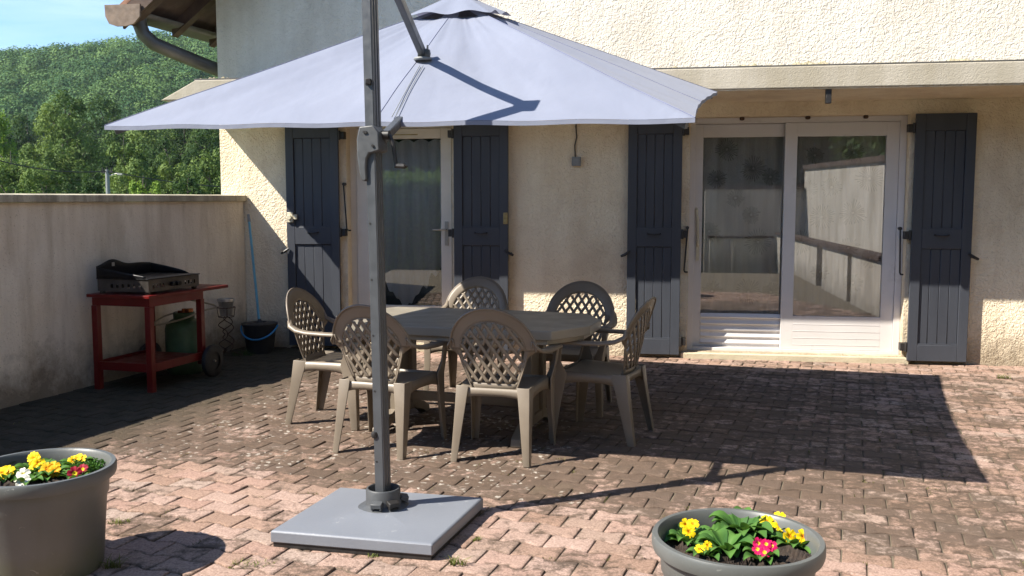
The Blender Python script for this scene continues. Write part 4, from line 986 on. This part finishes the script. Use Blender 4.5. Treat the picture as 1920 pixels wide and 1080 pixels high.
# front shrubs and trees
tree(118, 158, 62, 150, 'tall pale green ash tree, the highest of the left group beyond the wall', m_leafA, 1, G, 9500)
tree(20, 265, 46, 130, 'loose light green tree above the left end of the low wall', m_leafA, 2, G, 5200)
tree(-6, 198, 52, 60, 'yellow green tree cut by the left edge of the photo', m_leafC, 3, G, 3600)
tree(235, 262, 44, 120, 'round mid green tree right behind the utility pole', m_leafA, 4, G, 6000)
tree(318, 280, 47, 110, 'soft green tree between the bright bush and the house corner', m_leafA, 5, G, 5200)
tree(392, 272, 40, 90, 'olive tree closest to the house corner', m_leafA, 6, G, 4200)
tree(268, 312, 36, 70, 'small bright yellow green bush right of the utility pole', m_leafC, 7, G, 4200, name='bush', cat='bush')
tree(85, 300, 40, 120, 'dense low bush above the wall below the tall ash', m_leafA, 8, G, 4600, name='bush', cat='bush')
tree(170, 325, 38, 70, 'small shrub just left of the utility pole', m_leafB, 9, G, 2600, name='bush', cat='bush')
tree(350, 318, 36, 80, 'low dark shrub under the parasol tip side of the wall', m_leafB, 10, G, 3000, name='bush', cat='bush')
# darker row behind
for k, (px, top, d, wd, mt, lb) in enumerate(((-30, 225, 96, 130, m_leafB, 'dark tree at the far left of the rear tree row'), (50, 200, 100, 120, m_leafB, 'dark tree behind and left of the tall ash'), (190, 182, 98, 130, m_leafB, 'dark tree behind and right of the tall ash'),
        (270, 185, 90, 130, m_leafA, 'green tree of the rear row above the parasol tip'), (345, 195, 96, 120, m_leafB, 'dark tree of the rear row left of the house corner'), (415, 200, 94, 120, m_leafB, 'dark tree of the rear row partly hidden by the house corner'),
        (230, 232, 76, 110, m_leafB, 'shaded tree in front of the rear row, below the parasol tip'), (310, 238, 74, 110, m_leafB, 'shaded tree low behind the soft green tree'), (385, 236, 72, 110, m_leafB, 'shaded tree low beside the house corner'))):
    tree(px, top, d, wd, lb, mt, 30+k, G, 5200)
# hedge and trees behind the camera, mirrored in the panes
g = np.random.default_rng(4)
def hedge(c, size, rz, label, mt, n, ls, seed):
    o = empty('hedge', c, rz, label, 'hedge'); g = np.random.default_rng(seed)
    P = (g.random((n, 3))-np.array([.5, .5, 0]))*np.array(size); ax_ = g.integers(0, 3, n); P[ax_ == 0, 0] = np.sign(P[ax_ == 0, 0])*size[0]/2; P[ax_ == 1, 1] = np.sign(P[ax_ == 1, 1])*size[1]/2; P[ax_ == 2, 2] = size[2]
    P += g.normal(size=(n, 3))*ls*1.2; a = g.normal(size=(n, 3)); a /= np.linalg.norm(a, axis=1)[:, None]; b = np.cross(a, g.normal(size=(n, 3))); b /= np.linalg.norm(b, axis=1)[:, None]
    MB().box(-size[0]/2+.15, size[0]/2-.15, -size[1]/2+.15, size[1]/2-.15, 0, size[2]-.12).build('inner_growth', m_leafB, o)
    V = np.stack([P-a*ls/2, P-b*ls/3, P+a*ls/2, P+b*ls/3], 1).reshape(-1, 3); world_np('foliage', V, np.arange(len(V)).reshape(-1, 4), mt, o, np.repeat(g.random(n), 4)); return o
hedge(hw(-3.2, -16.5, -1.3), (6, 1.2, 3.4), HA, 'clipped green hedge behind the photographer', m_leafC, 30000, .11, 1)
hedge(hw(10.5, -9, -1.3), (2.5, 16, 6.8), HA, 'tall dark hedge over the right garden wall', m_leafB, 90000, .20, 2)
hedge(hw(2.5, -24, -1.3), (26, 2, 8.5), HA, 'dark tree belt at the end of the garden behind the photographer', m_leafB, 110000, .32, 3)

# wooded hillside: one mass of crowns
g = np.random.default_rng(12); VV = []; TT = []
ncr = 0
for i in range(1500):
    y = 235+g.random()*185; x = -.60*y+g.random()*.30*y
    z = hill(x, y); r = 2.6+3.6*g.random()**1.5; ncr += 1
    n = 330; q = g.normal(size=(n, 3)); q /= np.linalg.norm(q, axis=1)[:, None]; q[:, 2] = np.abs(q[:, 2])*1.15-.2
    P = q*r*(.75+.3*g.random((n, 1)))+np.array([x, y, z+r*.9+g.random()*2.5])
    nr = q+g.normal(size=(n, 3))*.18; nr /= np.linalg.norm(nr, axis=1)[:, None]; a = np.cross(nr, g.normal(size=(n, 3))); a /= np.linalg.norm(a, axis=1)[:, None]; b = np.cross(nr, a); s = (.34+.42*g.random((n, 1)))*y/300
    VV.append(np.stack([P-a*s*.6, P-b*s*.5, P+a*s*.6, P+b*s*.5], 1).reshape(-1, 3)); TT.append(np.repeat(np.clip(g.random()**1.5+g.random(n)*.15, 0, 1), 4))
V = np.concatenate(VV); o = world_np('hillside_forest', V, np.arange(len(V)).reshape(-1, 4), m_leafF, None, np.concatenate(TT)); tag(o, 'mixed green woodland covering the hill behind', 'forest', kind='stuff')

# utility pole and wires
up = at_d(201, 318, 34); t = empty('utility_pole', (up.x, up.y, -1.3), 0, 'grey utility pole with small lamp beyond the low wall', 'utility pole')
h = up.z+1.3
MB().tube([(0, 0, 0), (0, 0, h)], [.10, .07], 12).build('pole', m_greybox, t)
mb = MB(); mb.box(-.2, .2, -.04, .04, h-.12, h-.04)
for x in (-.16, 0, .16): mb.tube([(x, 0, h-.04), (x, 0, h+.08)], .03, 8)
mb.build('insulator_bar', m_black, t)
mb = MB(); mb.tube([(0, 0, h-.25), (.3, 0, h-.15), (.42, 0, h-.14)], .02, 8); mb.box(.38, .56, -.06, .06, h-.2, h-.13); mb.build('lamp_head', m_alu, t)
wp = at_d(-40, 290, 30); a = up+Vector((0, 0, -.05)); P = []
for k in range(13): s_ = k/12; P.append(a.lerp(wp, s_)+Vector((0, 0, -.9*s_*(1-s_))))
tag(MB().tube(P, .02, 5).build('overhead_wire', m_black), 'thin black wire running left from the utility pole', 'wire')
wp = at_d(520, 352, 42); P = [a.lerp(wp, k/12)+Vector((0, 0, -.8*(k/12)*(1-k/12))) for k in range(13)]
tag(MB().tube(P, .02, 5).build('overhead_wire', m_black), 'thin black wire running right from the utility pole to behind the house', 'wire')

# thin summer air: the far hill fades a little
hb_ = MB().box(-1050, 1050, -650, 1050, -2.4, 150).build('haze', m_dark, smooth=0); tag(hb_, 'thin haze in the air', 'haze', kind='stuff')
M = Mat('haze_air'); M.t.nodes.remove(M.b); pv = M.n('VolumePrincipled'); pv.inputs['Density'].default_value = .00013; pv.inputs['Color'].default_value = (.80, .88, 1, 1); pv.inputs['Anisotropy'].default_value = .2
M.l(pv.outputs[0], M.out.inputs['Volume']); hb_.data.materials[0] = M.m
